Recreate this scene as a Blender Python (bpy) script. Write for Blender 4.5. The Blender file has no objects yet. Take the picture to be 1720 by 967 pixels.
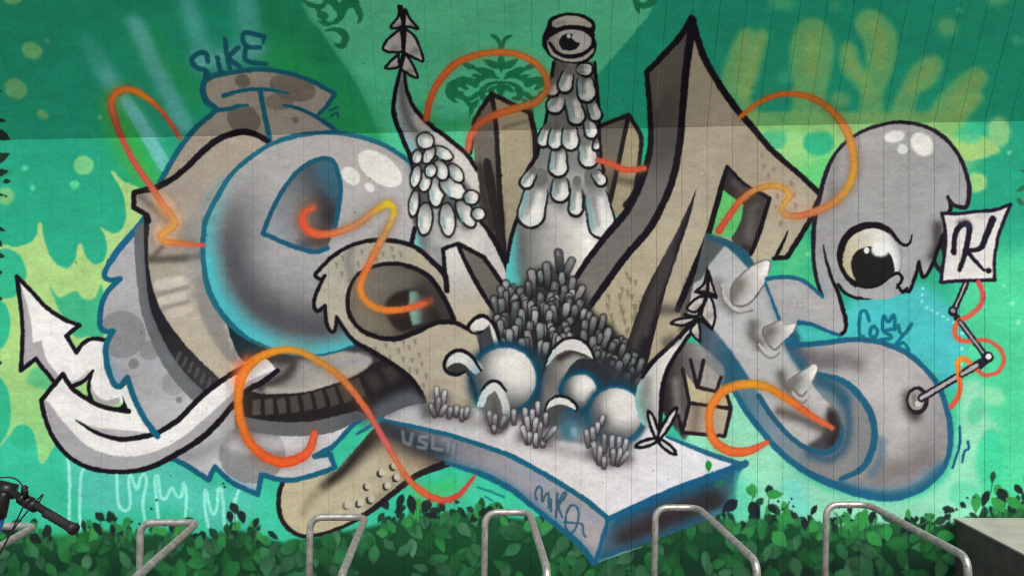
import bpy, math, random
import numpy as np
from mathutils import Vector

# ------------------------------------------------------------------ camera, sky, sun, exposure
scene = bpy.context.scene
COL = scene.collection
D, FPX, CZ, HOR = 5.3333, 1500.0, 1.8, 483.5
S = D / FPX                                   # metres on the wall for one photo pixel
cam = bpy.data.cameras.new('camera'); camo = bpy.data.objects.new('camera', cam); COL.objects.link(camo)
cam.sensor_width = 36; cam.lens = 36 * FPX / 1720; cam.clip_start = 0.05; cam.clip_end = 4000
camo.location = (0, -D, CZ); camo.rotation_euler = (math.radians(90), 0, 0)
scene.camera = camo
SUN_EL, SUN_AZ = 50, 166                      # azimuth from +Y, clockwise: behind the photographer, a little to the right
w = bpy.data.worlds.new('World'); scene.world = w; w.use_nodes = True
nt = w.node_tree; sky = nt.nodes.new('ShaderNodeTexSky'); sky.sky_type = 'NISHITA'; sky.sun_disc = False
sky.sun_elevation = math.radians(SUN_EL); sky.sun_rotation = math.radians(SUN_AZ)
sky.air_density = 1.0; sky.dust_density = 4.0; sky.ozone_density = 0.6
bg = nt.nodes['Background']; bg.inputs[1].default_value = 0.09
nt.links.new(sky.outputs[0], bg.inputs[0])
sun = bpy.data.lights.new('sun', 'SUN'); suno = bpy.data.objects.new('sun', sun); COL.objects.link(suno)
sun.energy = 1.3; sun.angle = math.radians(35); sun.color = (1.0, 0.97, 0.93)
az, el_ = math.radians(SUN_AZ), math.radians(SUN_EL)
sdir = Vector((math.sin(az) * math.cos(el_), math.cos(az) * math.cos(el_), math.sin(el_)))
suno.rotation_euler = sdir.to_track_quat('Z', 'Y').to_euler(); suno.location = (0, -8, 9)
scene.view_settings.view_transform = 'Standard'; scene.view_settings.look = 'None'
scene.view_settings.exposure = 0.53; scene.view_settings.gamma = 1.0
scene.view_settings.use_curve_mapping = False
scene.cycles.filter_width = 1.1

# ------------------------------------------------------------------ the painter: spray paint laid on a canvas of colour values
PADX, PADT, PADB = 220, 160, 40
W, H = 1720 + 2 * PADX, 967 + PADT + PADB
CV = np.zeros((H, W, 3), np.float32)
ID = np.zeros((H, W), np.int32)
NAMES = [None]                                # element table: (name, label, parent id)
CUR = 0
rng = np.random.default_rng(7)

def el(name, label=None, parent=0):
    global CUR
    NAMES.append((name, label, parent)); CUR = len(NAMES) - 1
    return CUR
def use(i):
    global CUR
    CUR = i
def U(*c):                                    # colour read on the leaning upper boards, as it would look on the upright ones
    if len(c) == 1: c = c[0]
    return tuple(min(250.0, v * 1.36) for v in c)

def curve(P, closed=False, n=7):
    """Catmull-Rom through the points; a point with a third entry is a sharp corner."""
    pts = [np.array(p[:2], float) for p in P]; cor = [len(p) > 2 for p in P]
    N = len(pts); out = []
    segs = N if closed else N - 1
    for i in range(segs):
        a, b = pts[i], pts[(i + 1) % N]
        ca, cb = cor[i], cor[(i + 1) % N]
        p0 = pts[i - 1] if (closed or i > 0) and not ca else a - (b - a) * .3
        j = (i + 2) % N
        p3 = pts[j] if (closed or i + 2 < N) and not cb else b + (b - a) * .3
        if ca and cb:
            out.append(a); continue
        L = np.hypot(*(b - a)); m = max(2, min(14, int(L / 4) + 2))
        for k in range(m):
            t = k / m
            out.append(.5 * ((2 * a) + (b - p0) * t + (2 * p0 - 5 * a + 4 * b - p3) * t * t + (3 * a - p0 - 3 * b + p3) * t ** 3))
    if not closed: out.append(pts[-1])
    return np.array(out)

def box_of(x0, y0, x1, y1):
    X0 = max(0, int(math.floor(x0 + PADX))); Y0 = max(0, int(math.floor(y0 + PADT)))
    X1 = min(W, int(math.ceil(x1 + PADX)) + 1); Y1 = min(H, int(math.ceil(y1 + PADT)) + 1)
    return X0, Y0, X1, Y1

def poly_mask(Q, SS=3):
    """anti-aliased coverage of polygon Q (photo px) on its box"""
    X0, Y0, X1, Y1 = box_of(Q[:, 0].min() - 1, Q[:, 1].min() - 1, Q[:, 0].max() + 1, Q[:, 1].max() + 1)
    if X1 <= X0 or Y1 <= Y0: return None
    h, w_ = (Y1 - Y0) * SS, (X1 - X0) * SS
    acc = np.zeros((h, w_ + 1), np.int16)
    qx = (Q[:, 0] + PADX - X0) * SS; qy = (Q[:, 1] + PADT - Y0) * SS
    for i in range(len(Q)):
        xa, ya = qx[i], qy[i]; xb, yb = qx[(i + 1) % len(Q)], qy[(i + 1) % len(Q)]
        if ya == yb: continue
        if ya > yb: xa, ya, xb, yb = xb, yb, xa, ya
        r0 = max(0, int(math.ceil(ya - .5))); r1 = min(h - 1, int(math.ceil(yb - .5)) - 1)
        if r1 < r0: continue
        r = np.arange(r0, r1 + 1)
        xs = xa + (r + .5 - ya) * (xb - xa) / (yb - ya)
        np.add.at(acc, (r, np.clip(np.ceil(xs - .5), 0, w_).astype(int)), 1)
    ins = (np.cumsum(acc[:, :w_], axis=1) & 1).astype(np.float32)
    m = ins.reshape(Y1 - Y0, SS, X1 - X0, SS).mean(axis=(1, 3))
    return X0, Y0, m

def blur(a, s):
    if s <= 0: return a
    r = int(math.ceil(s * 2.2)); k = np.exp(-.5 * (np.arange(-r, r + 1) / s) ** 2); k = (k / k.sum()).astype(np.float32)
    p = np.pad(a, ((r, r), (0, 0)), mode='edge'); b = sum(k[i] * p[i:i + a.shape[0]] for i in range(2 * r + 1))
    p = np.pad(b, ((0, 0), (r, r)), mode='edge'); return sum(k[i] * p[:, i:i + a.shape[1]] for i in range(2 * r + 1))

def blend(X0, Y0, m, col, mark=True, clip=None):
    h, w_ = m.shape; sl = (slice(Y0, Y0 + h), slice(X0, X0 + w_))
    if clip is not None: m = m * clip[sl]
    if callable(col):
        yy, xx = np.mgrid[Y0:Y0 + h, X0:X0 + w_]
        c = col(xx - PADX + 0., yy - PADT + 0.)
    else: c = np.array(col, np.float32)
    CV[sl] = CV[sl] * (1 - m[..., None]) + c * m[..., None]
    if mark and CUR: ID[sl][m > .5] = CUR

def fill(P, col, soft=0, op=1, mark=True, clip=None, raw=False):
    Q = np.array(P, float) if raw else curve(P, True)
    if soft:
        e = soft * 2.5; r = poly_mask(np.vstack([Q]))
        if r is None: return
        X0, Y0, m = r
        p = int(e) + 1
        a0, b0, a1, b1 = max(0, X0 - p), max(0, Y0 - p), min(W, X0 + m.shape[1] + p), min(H, Y0 + m.shape[0] + p)
        M = np.zeros((b1 - b0, a1 - a0), np.float32); M[Y0 - b0:Y0 - b0 + m.shape[0], X0 - a0:X0 - a0 + m.shape[1]] = m
        X0, Y0, m = a0, b0, blur(M, soft)
    else:
        r = poly_mask(Q)
        if r is None: return
        X0, Y0, m = r
    blend(X0, Y0, m * op, col, mark, clip)

def mask(P):
    """full-canvas mask of a closed curve, for clipping"""
    M = np.zeros((H, W), np.float32); r = poly_mask(curve(P, True))
    if r is not None: X0, Y0, m = r; M[Y0:Y0 + m.shape[0], X0:X0 + m.shape[1]] = m
    return M
def emask(i): return (ID == i).astype(np.float32)

def stroke(P, wd, col, soft=.9, op=1, mark=True, clip=None, closed=False, cols=None, gauss=False, straight=False):
    """brush stroke; wd one width or one per point; cols a colour per point; gauss = airbrush fall-off"""
    n = len(P)
    if not gauss: soft = soft * .7
    if straight: P = [tuple(np.array(P[0]) + (np.array(P[-1]) - np.array(P[0])) * k / 8) for k in range(9)]; wd = wd if np.isscalar(wd) else list(np.interp(np.linspace(0, 1, 9), np.linspace(0, 1, len(wd)), wd)); n = 9
    Q = np.array([p[:2] for p in P], float) if straight else curve(P, closed)
    if closed: Q = np.vstack([Q, Q[:1]])
    base = np.array([p[:2] for p in P], float)
    # parameter of every sample along the given points
    idx = []; j = 0
    for q in Q:
        while j + 1 < n and np.hypot(*(q - base[j + 1])) < 1e-6: j += 1
        idx.append(j)
    t = np.array(idx, float)
    for a in range(n - 1):                    # spread evenly inside each span
        k = np.where(t == a)[0]
        if len(k): t[k] = a + np.arange(len(k)) / len(k)
    ws = np.interp(t, np.arange(n), wd) if not np.isscalar(wd) else np.full(len(Q), float(wd))
    cc = None
    if cols is not None:
        ca = np.array(cols, float); tt = np.linspace(0, 1, len(ca))
        cc = np.stack([np.interp(np.linspace(0, 1, len(Q)), tt, ca[:, k]) for k in range(3)], 1)
    R = ws.max() / 2 * (2.6 if gauss else 1) + soft + 2
    X0, Y0, X1, Y1 = box_of(Q[:, 0].min() - R, Q[:, 1].min() - R, Q[:, 0].max() + R, Q[:, 1].max() + R)
    if X1 <= X0 or Y1 <= Y0: return
    m = np.zeros((Y1 - Y0, X1 - X0), np.float32); C = np.zeros((Y1 - Y0, X1 - X0, 3), np.float32) if cc is not None else None
    for i in range(len(Q) - 1):
        a, b = Q[i], Q[i + 1]; ra, rb = ws[i] / 2, ws[i + 1] / 2
        r = max(ra, rb) * (2.6 if gauss else 1) + soft + 1
        x0, y0, x1, y1 = box_of(min(a[0], b[0]) - r, min(a[1], b[1]) - r, max(a[0], b[0]) + r, max(a[1], b[1]) + r)
        x0, y0, x1, y1 = max(x0, X0), max(y0, Y0), min(x1, X1), min(y1, Y1)
        if x1 <= x0 or y1 <= y0: continue
        yy, xx = np.mgrid[y0:y1, x0:x1].astype(np.float32); xx -= PADX; yy -= PADT
        d = b - a; L2 = max(1e-9, d @ d)
        u = np.clip(((xx - a[0]) * d[0] + (yy - a[1]) * d[1]) / L2, 0, 1)
        dist = np.hypot(xx - a[0] - u * d[0], yy - a[1] - u * d[1]); rad = ra + u * (rb - ra)
        if gauss: v = np.exp(-(dist / np.maximum(rad, .1)) ** 2 * 1.1).astype(np.float32)
        else: v = np.clip((rad - dist) / max(soft, .3) + .5, 0, 1)
        sl = (slice(y0 - Y0, y1 - Y0), slice(x0 - X0, x1 - X0))
        if C is not None:
            up = v > m[sl]; C[sl][up] = cc[i]
        m[sl] = np.maximum(m[sl], v)
    h, w_ = m.shape
    if C is not None:
        msk = m * op
        if clip is not None: msk = msk * clip[Y0:Y1, X0:X1]
        CV[Y0:Y1, X0:X1] = CV[Y0:Y1, X0:X1] * (1 - msk[..., None]) + C * msk[..., None]
        if mark and CUR: ID[Y0:Y1, X0:X1][msk > .5] = CUR
    else: blend(X0, Y0, m * op, col, mark, clip)
def air(P, wd, col, op=.6, clip=None): stroke(P, wd, col, op=op, clip=clip, gauss=True, mark=False)

def ell(cx, cy, rx, ry, rot=0, n=28):
    a = np.linspace(0, 2 * math.pi, n, endpoint=False); c, s = math.cos(math.radians(rot)), math.sin(math.radians(rot))
    x, y = rx * np.cos(a), ry * np.sin(a)
    return np.stack([cx + x * c - y * s, cy + x * s + y * c], 1)
def disc(cx, cy, rx, ry=None, rot=0, col=(0, 0, 0), **k): fill(ell(cx, cy, rx, ry or rx, rot), col, raw=True, **k)
def ring(cx, cy, rx, ry, rot, wd, col, **k): stroke([tuple(p) for p in ell(cx, cy, rx, ry, rot, 20)], wd, col, closed=True, **k)

def ramp(t, stops):
    ts = [s[0] for s in stops]
    return np.stack([np.interp(t, ts, [s[1][k] for s in stops]) for k in range(3)], -1).astype(np.float32)
def lin(p, q, *stops):
    d = np.array(q, float) - np.array(p, float); L = d @ d
    return lambda x, y: ramp(((x - p[0]) * d[0] + (y - p[1]) * d[1]) / L, stops)
def rad(c, rx, ry, *stops): return lambda x, y: ramp(np.hypot((x - c[0]) / rx, (y - c[1]) / ry), stops)

BLK = (22, 18, 26); BLU = (28, 104, 140)
def leaf(cx, cy, L, wd, ang, col, op=1, soft=0, mark=True):
    t = np.linspace(0, 1, 9); prof = np.sin(np.pi * t ** .8) * wd / 2
    x = np.concatenate([t * L - L / 2, (t * L - L / 2)[::-1]]); y = np.concatenate([prof, -prof[::-1]])
    c, s = math.cos(ang), math.sin(ang)
    fill(np.stack([cx + x * c - y * s, cy + x * s + y * c], 1), col, raw=True, op=op, soft=soft, mark=mark)

#MURAL_BEGIN
# ------------------------------------------------------------------ the mural: background greens
def background():
    yy, xx = np.mgrid[0:H, 0:W].astype(np.float32); xx -= PADX; yy -= PADT
    g = ramp(yy / 967, [(-.2, (32, 152, 112)), (.1, (34, 156, 116)), (.3, (38, 166, 124)), (.6, (52, 182, 138)), (.85, (56, 190, 148)), (1, (60, 195, 150))])
    CV[:] = g + np.array((0, 0, 5), np.float32)
    # pale green centre panel of the top, darker flank to its left, teal flank to its right
    fill([(508, -170, 1), (508, 0), (540, 55), (575, 105), (603, 150), (625, 198), (640, 240), (660, 300, 1), (1000, 300, 1), (985, 200), (1000, 135), (1035, 92), (1070, 50), (1098, 0), (1098, -170, 1)], lin((0, 0), (0, 230), (0, (92, 196, 146)), (1, (80, 200, 150))), mark=False, soft=1)
    fill([(420, -170, 1), (508, -170, 1), (508, 0), (540, 55), (575, 105), (603, 150), (625, 198), (640, 240), (560, 280), (480, 200), (430, 90)], (30, 138, 88), soft=9, op=.75, mark=False)
    air([(480, 100), (560, 180), (600, 215)], 90, (44, 168, 84), .55)
    air([(240, 60), (290, 120), (330, 160)], 60, (44, 168, 80), .5)
    air([(200, 190), (225, 250), (250, 300), (265, 320)], 70, (56, 178, 78), .75)
    air([(0, 40), (150, 20), (300, 0)], 120, (32, 140, 104), .5)
    # right: yellow-green field under the break, teal outside
    fill([(1230, 205), (1300, 214), (1420, 205), (1500, 200), (1600, 205), (1640, 250), (1600, 300), (1500, 320), (1380, 330), (1300, 300)], (168, 214, 132), soft=14, op=.9, mark=False)
    air([(1340, 330), (1360, 300), (1390, 280)], 70, (90, 205, 120), .8)
    air([(1345, 420), (1325, 460), (1360, 480)], 60, (84, 196, 128), .8)
    disc(1375, 240, 26, 22, 0, (42, 176, 130), soft=2, op=.9, mark=False)
    disc(1300, 235, 22, 18, 0, (52, 182, 132), soft=2, op=.7, mark=False)
    fill([(1590, 240), (1640, 225), (1680, 250), (1665, 262), (1625, 270)], (176, 216, 128), soft=2, op=.9, mark=False)
    disc(1640, 307, 18, 17, 0, (164, 216, 132), soft=2, op=.95, mark=False)
    disc(1678, 222, 20, 26, 0, (160, 214, 140), soft=3, op=.8, mark=False)
    fill([(1600, 205), (1640, 203), (1660, 215), (1640, 240), (1610, 235)], (60, 200, 150), soft=3, op=.7, mark=False)
    fill([(1610, 430, 1), (1960, 400, 1), (1960, 860, 1), (1640, 880, 1), (1600, 640)], (82, 214, 156), soft=14, op=.95, mark=False)
    # turquoise cloud round the signature, mint lower right
    fill([(1420, 520), (1440, 500), (1500, 492), (1550, 480), (1600, 520), (1625, 560), (1615, 620), (1600, 660), (1560, 620), (1500, 580), (1420, 575), (1340, 570), (1338, 545), (1400, 560)], (78, 196, 200), soft=7, op=.95, mark=False)
    fill([(1180, 640), (1230, 650), (1290, 720), (1340, 790), (1420, 830), (1520, 840), (1590, 800), (1610, 720), (1615, 650), (1645, 640), (1660, 700), (1680, 720), (1650, 740), (1640, 780), (1650, 850), (1640, 900), (1500, 930), (1300, 930), (1240, 880), (1230, 780), (1150, 740)], (150, 222, 186), soft=6, op=.95, mark=False)
    air([(1240, 830), (1260, 870), (1300, 880)], 60, (80, 210, 170), .7)
    air([(1330, 820), (1345, 850)], 40, (104, 214, 206), .7)
    disc(1665, 770, 22, 50, 0, (66, 208, 158), soft=2, op=.9, mark=False)
    disc(1620, 830, 26, 22, 0, (90, 210, 165), soft=3, op=.7, mark=False)
    disc(1668, 665, 20, 16, 20, (150, 226, 180), soft=3, op=.8, mark=False)
    disc(1640, 690, 14, 24, 20, (70, 195, 145), soft=3, op=.6, mark=False)
    for x, y, r in [(1700, 510, 5), (1711, 542, 5), (1655, 515, 3), (1687, 480, 3), (1607, 428, 3), (1546, 715, 3), (1357, 427, 3), (1696, 257, 4)]: disc(x, y, r, col=(140, 232, 190), soft=1.2, op=.8, mark=False)
    for i in range(9):
        t = i / 8; disc(np.interp(t, [0, .3, .36, 1], [1550, 1549, 1556, 1602]), np.interp(t, [0, .3, .36, 1], [484, 511, 516, 542]), 2.4, col=(170, 240, 224), soft=.6, op=.9, mark=False)
    for y in (560, 585, 612): disc(1616, y, 2.6, col=(170, 240, 224), soft=.6, op=.8, mark=False)
    # lower left turquoise wash below the arrow
    fill([(110, 760), (180, 785), (290, 775), (350, 810), (430, 830), (425, 870), (360, 885), (280, 850), (210, 860), (140, 850)], (92, 196, 182), soft=7, op=.7, mark=False)
    air([(440, 850), (460, 900)], 50, (70, 205, 170), .6)
    air([(780, 820), (830, 840), (880, 870)], 50, (70, 208, 165), .8)
    air([(700, 835), (760, 815)], 34, (60, 196, 110), .8)

def damask():
    el('painted_damask_ornament', 'dark green damask stencil behind the orange arc')
    c = U(24, 92, 60)
    def swirl(x, y, r, a0, a1, wd, flip=1):
        P = [(x + flip * r * (1 - .5 * k / 7) * math.cos(a0 + (a1 - a0) * k / 7), y + r * (1 - .5 * k / 7) * math.sin(a0 + (a1 - a0) * k / 7)) for k in range(8)]
        stroke(P, [wd * .4, wd, wd, wd, wd * .9, wd * .8, wd * .7, wd], c, soft=1.2)
    for f in (-1, 1):
        X = lambda d: 842 + f * d
        stroke([(X(2), 88), (X(4), 70), (X(12), 62), (X(17), 60)], [3, 7, 7, 3], c, soft=1.2)
        leaf(X(16), 108, 34, 13, -f * .5 + (0 if f > 0 else math.pi), c); leaf(X(30), 120, 36, 12, -f * .25 + (0 if f > 0 else math.pi), c)
        stroke([(X(4), 132), (X(22), 128), (X(38), 134), (X(44), 142)], [3, 8, 9, 12], c, soft=1.2)
        stroke([(X(4), 138), (X(20), 142), (X(32), 152), (X(30), 164), (X(20), 166)], [3, 7, 9, 11, 5], c, soft=1.2)
        swirl(X(66), 150, 18, 3.6, 7.6, 12, f)
        stroke([(X(40), 158), (X(52), 166), (X(62), 165), (X(74), 158)], [9, 8, 8, 13], c, soft=1.2)
        leaf(X(52), 112, 30, 10, -f * .3, c)
        leaf(X(14), 150, 22, 9, f * .6, c)
    leaf(842, 108, 34, 13, 1.57, c); leaf(842, 150, 30, 16, 1.57, c)
    for f in (-1, 1):
        X = lambda d: 842 + f * d
        for k in range(4): leaf(X(14 + 13 * k), 124 + 2 * k * k * .6, 19, 8, (-.7 + .25 * k) * f, c)
        stroke([(X(58), 150), (X(70), 140), (X(84), 146), (X(86), 160), (X(76), 172)], [6, 13, 17, 13, 4], c, soft=1.4); stroke([(X(60), 168), (X(50), 182), (X(54), 196)], [9, 8, 3], c, soft=1.4)
        disc(X(30), 152, 7, 6, 0, c); leaf(X(44), 176, 24, 10, f * .9, c)
    air([(700, 190), (740, 210), (790, 205)], 26, (44, 160, 92), .7)
    el('painted_scroll_ornament', 'dark green scroll stencil at the top left of the pale panel')
    stroke([(505, -4), (520, 8), (540, 12), (548, 2)], [3, 8, 9, 5], c, soft=1.2)
    stroke([(517, 10), (530, 12), (536, 20), (545, 36), (556, 40), (570, 32), (574, 20), (580, 8), (598, 6)], [4, 7, 8, 6, 6, 10, 16, 18, 14], c, soft=1.2)
    stroke([(545, 0), (560, 4), (566, 14)], [8, 14, 12], c, soft=1.2)
    disc(543, 27, 10, 7, 10, c); stroke([(536, 36), (548, 42), (562, 40)], [3, 6, 3], c, soft=1)
    stroke([(594, 4), (602, 18), (606, 30), (601, 40)], [10, 12, 9, 3], c, soft=1.2)
    stroke([(546, 52), (562, 50), (574, 54), (580, 64), (574, 78), (562, 74)], [3, 8, 12, 14, 10, 3], c, soft=1.2)
    el('painted_scroll_ornament', 'dark green scroll stencil at the top edge left of the tall spire')
    stroke([(1067, -8), (1070, 12), (1074, 22)], [12, 10, 3], c, soft=1.2); stroke([(1070, 6), (1082, 10), (1094, 4), (1106, -8)], [8, 10, 14, 12], c, soft=1.2)

def sprays():
    ray = (128, 204, 208)
    el('painted_light_ray', 'pale blue ray rising from the orange loop')
    fill([(135, 62), (158, 70), (192, 120), (216, 165), (252, 205), (285, 285), (268, 278), (228, 208), (182, 155), (152, 105)], ray, soft=6, op=.62)
    stroke([(212, 168), (240, 215), (276, 278)], [20, 22, 22], ray, soft=4, op=.55)
    air([(140, 66), (165, 95)], 44, (36, 156, 116), .6); air([(214, 20), (236, 50)], 40, (38, 156, 108), .0)
    el('painted_light_ray', 'pale blue ray ending on the grey hat shoulder')
    fill([(212, 30), (238, 34), (270, 100), (300, 160), (326, 214), (300, 222), (272, 165), (244, 110), (222, 60)], ray, soft=5.5, op=.62)
    el('painted_light_ray', 'pale blue ray behind the first signature letters')
    fill([(300, 0), (326, 0), (350, 70), (360, 110), (332, 110), (318, 60)], ray, soft=8, op=.5)
    el('painted_light_ray', 'pale blue ray behind the last signature letter')
    fill([(390, -20), (425, -20), (440, 70), (410, 80), (396, 30)], ray, soft=9, op=.45)
    i = el('painted_paint_spot', 'pale round paint spots on the green at the left edge')
    for x, y, a, b, r in [(54, 86, 18, 14, 25), (27, 150, 20, 17, 30), (72, 193, 11, 7, 35), (22, 0, 16, 8, 0), (10, 330, 14, 15, 0)]:
        disc(x, y, a, b, r, (132, 196, 124), soft=1.6, op=.8)
    for x, y, r, c in [(168, 198, 4, (100, 200, 160)), (141, 278, 17, (128, 212, 140)), (126, 311, 8, (92, 212, 150)), (42, 283, 5.5, (84, 216, 172)), (55, 316, 5, (84, 216, 172)), (80, 70, 5, (80, 170, 120))]:
        disc(x, y, r, r * .95, 0, c, soft=1, op=.92)
    el('painted_splat', 'yellow green splat with fingers at the left edge')
    fill([(-70, 470), (-62, 440), (-50, 425), (-30, 432), (5, 412), (25, 415), (50, 408), (62, 395), (65, 376), (71, 376), (74, 400), (85, 430), (100, 447), (115, 450), (127, 435), (131, 411), (139, 411), (144, 430), (158, 443), (172, 440), (180, 423), (178, 400), (169, 382), (180, 388), (195, 392), (207, 382), (212, 360), (208, 330), (198, 308), (187, 289), (192, 289), (206, 303), (225, 312), (250, 322, 1), (250, 470), (210, 600), (200, 720), (120, 720), (95, 745), (76, 776), (66, 774), (60, 740), (45, 725), (20, 728), (0, 752), (-24, 775), (-40, 750), (-62, 735), (-80, 690), (-70, 640), (-96, 600), (-78, 560), (-88, 510)],
         lin((0, 400), (0, 760), (0, (172, 212, 134)), (.5, (168, 208, 128)), (1, (142, 208, 134))), soft=.8)
    g = (50, 182, 138)
    for x, y, a, b in [(-6, 545, 24, 44), (-14, 690, 33, 62), (38, 735, 20, 22), (10, 460, 34, 42)]: disc(x, y, a, b, 0, g, soft=.8, mark=False)
    fill([(84, 482), (100, 500), (118, 492), (130, 490), (142, 503), (160, 500), (172, 480), (175, 560), (150, 565), (120, 560)], (66, 180, 132), soft=1.2, mark=False)
    fill([(62, 615), (90, 640), (80, 655), (46, 642)], (84, 190, 130), soft=2, op=.8, mark=False)
    el('painted_coral_fan', 'soft yellow green coral fingers on the upper right boards')
    y_ = (140, 196, 116)
    def finger(P, wd): stroke(P, [k * 1.12 for k in wd], y_, soft=14, op=.7); air(P[:3], [k * .55 for k in (wd[:3])], (172, 184, 100), .45)
    finger([(1254, 64), (1248, 90), (1238, 130), (1236, 170), (1260, 208)], [30, 40, 46, 40, 44])
    finger([(1280, 60), (1262, 120), (1250, 160)], [20, 26, 20])
    finger([(1364, 62), (1364, 85), (1362, 120), (1360, 155), (1352, 200)], [56, 68, 60, 48, 44])
    finger([(1462, 42), (1478, 66), (1478, 110), (1466, 150), (1462, 205)], [46, 52, 42, 34, 36])
    finger([(1425, 85), (1430, 112), (1448, 135), (1462, 160)], [26, 32, 26, 20])
    finger([(1564, 112), (1550, 128), (1528, 152), (1512, 200)], [36, 42, 30, 34])
    finger([(1640, 132), (1622, 150), (1595, 178), (1578, 205)], [34, 44, 44, 40])
    finger([(1640, 165), (1615, 188), (1600, 205)], [22, 30, 34])
    stroke([(1250, 205), (1330, 205), (1460, 205), (1590, 205)], 34, y_, soft=10, op=.75)
    disc(1412, 168, 16, 14, 0, y_, soft=4, op=.6); disc(1320, 130, 12, 10, 0, (84, 188, 140), soft=4, op=.6)
    disc(1592, 46, 17, 16, 0, (124, 190, 124), soft=4, op=.7); disc(1404, 12, 10, 8, 0, (90, 190, 130), soft=4, op=.6)
    disc(1314, 6, 22, 10, 0, (110, 190, 120), soft=5, op=.6); disc(1676, 0, 20, 10, 0, (124, 190, 124), soft=4, op=.6); disc(1612, 18, 6, 5, 0, (90, 195, 150), soft=2, op=.6); disc(1710, 70, 10, 8, 0, (90, 195, 150), soft=3, op=.6)
    el('painted_leaf_sprig', 'dark leaf sprigs on the left edge of the wall')
    k = (26, 52, 40)
    for x, y, L, wd, a in [(4, 203, 14, 7, .2), (4, 228, 34, 16, .5), (2, 265, 34, 16, -.4), (2, 290, 28, 13, -.2), (12, 305, 14, 8, -.1), (3, 328, 9, 5, 0), (10, 330, 6, 4, .5), (2, 386, 16, 8, .3), (0, 410, 14, 10, .8), (2, 430, 16, 9, .1), (0, 458, 10, 9, 0), (2, 502, 7, 6, 0), (0, 610, 9, 7, 0), (0, 154, 8, 4, 0)]: leaf(x, y, L, wd, a, k)
    el('painted_leaf_sprig', 'dark leaf sprigs on the right edge of the wall')
    for x, y, L, wd, a in [(1716, 318, 22, 9, 2.6), (1715, 340, 18, 9, .9), (1718, 288, 10, 5, .2)]: leaf(x, y, L, wd, a, (44, 110, 80))
    el('painted_drips', 'pale aqua drip outlines under the white arrow')
    a_ = (146, 234, 214)
    for P in ([(114, 767), (117, 800), (116, 872)], [(143, 782), (136, 800), (134, 850), (135, 893)],
              [(196, 797), (199, 845), (210, 857), (219, 845), (216, 805), (220, 797), (225, 812), (231, 820), (236, 802), (243, 796), (246, 808), (240, 845), (244, 877)],
              [(266, 868), (263, 845), (260, 806), (265, 799), (269, 830), (276, 837), (283, 828), (289, 819), (297, 832), (305, 832), (309, 810), (313, 835), (311, 866)],
              [(350, 884), (344, 850), (345, 822), (353, 853), (359, 863), (365, 850), (366, 825), (371, 820), (375, 845), (377, 882)], [(402, 822), (395, 842), (396, 876)]):
        stroke(P, 5.5, a_, soft=1.8, op=.95)

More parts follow.
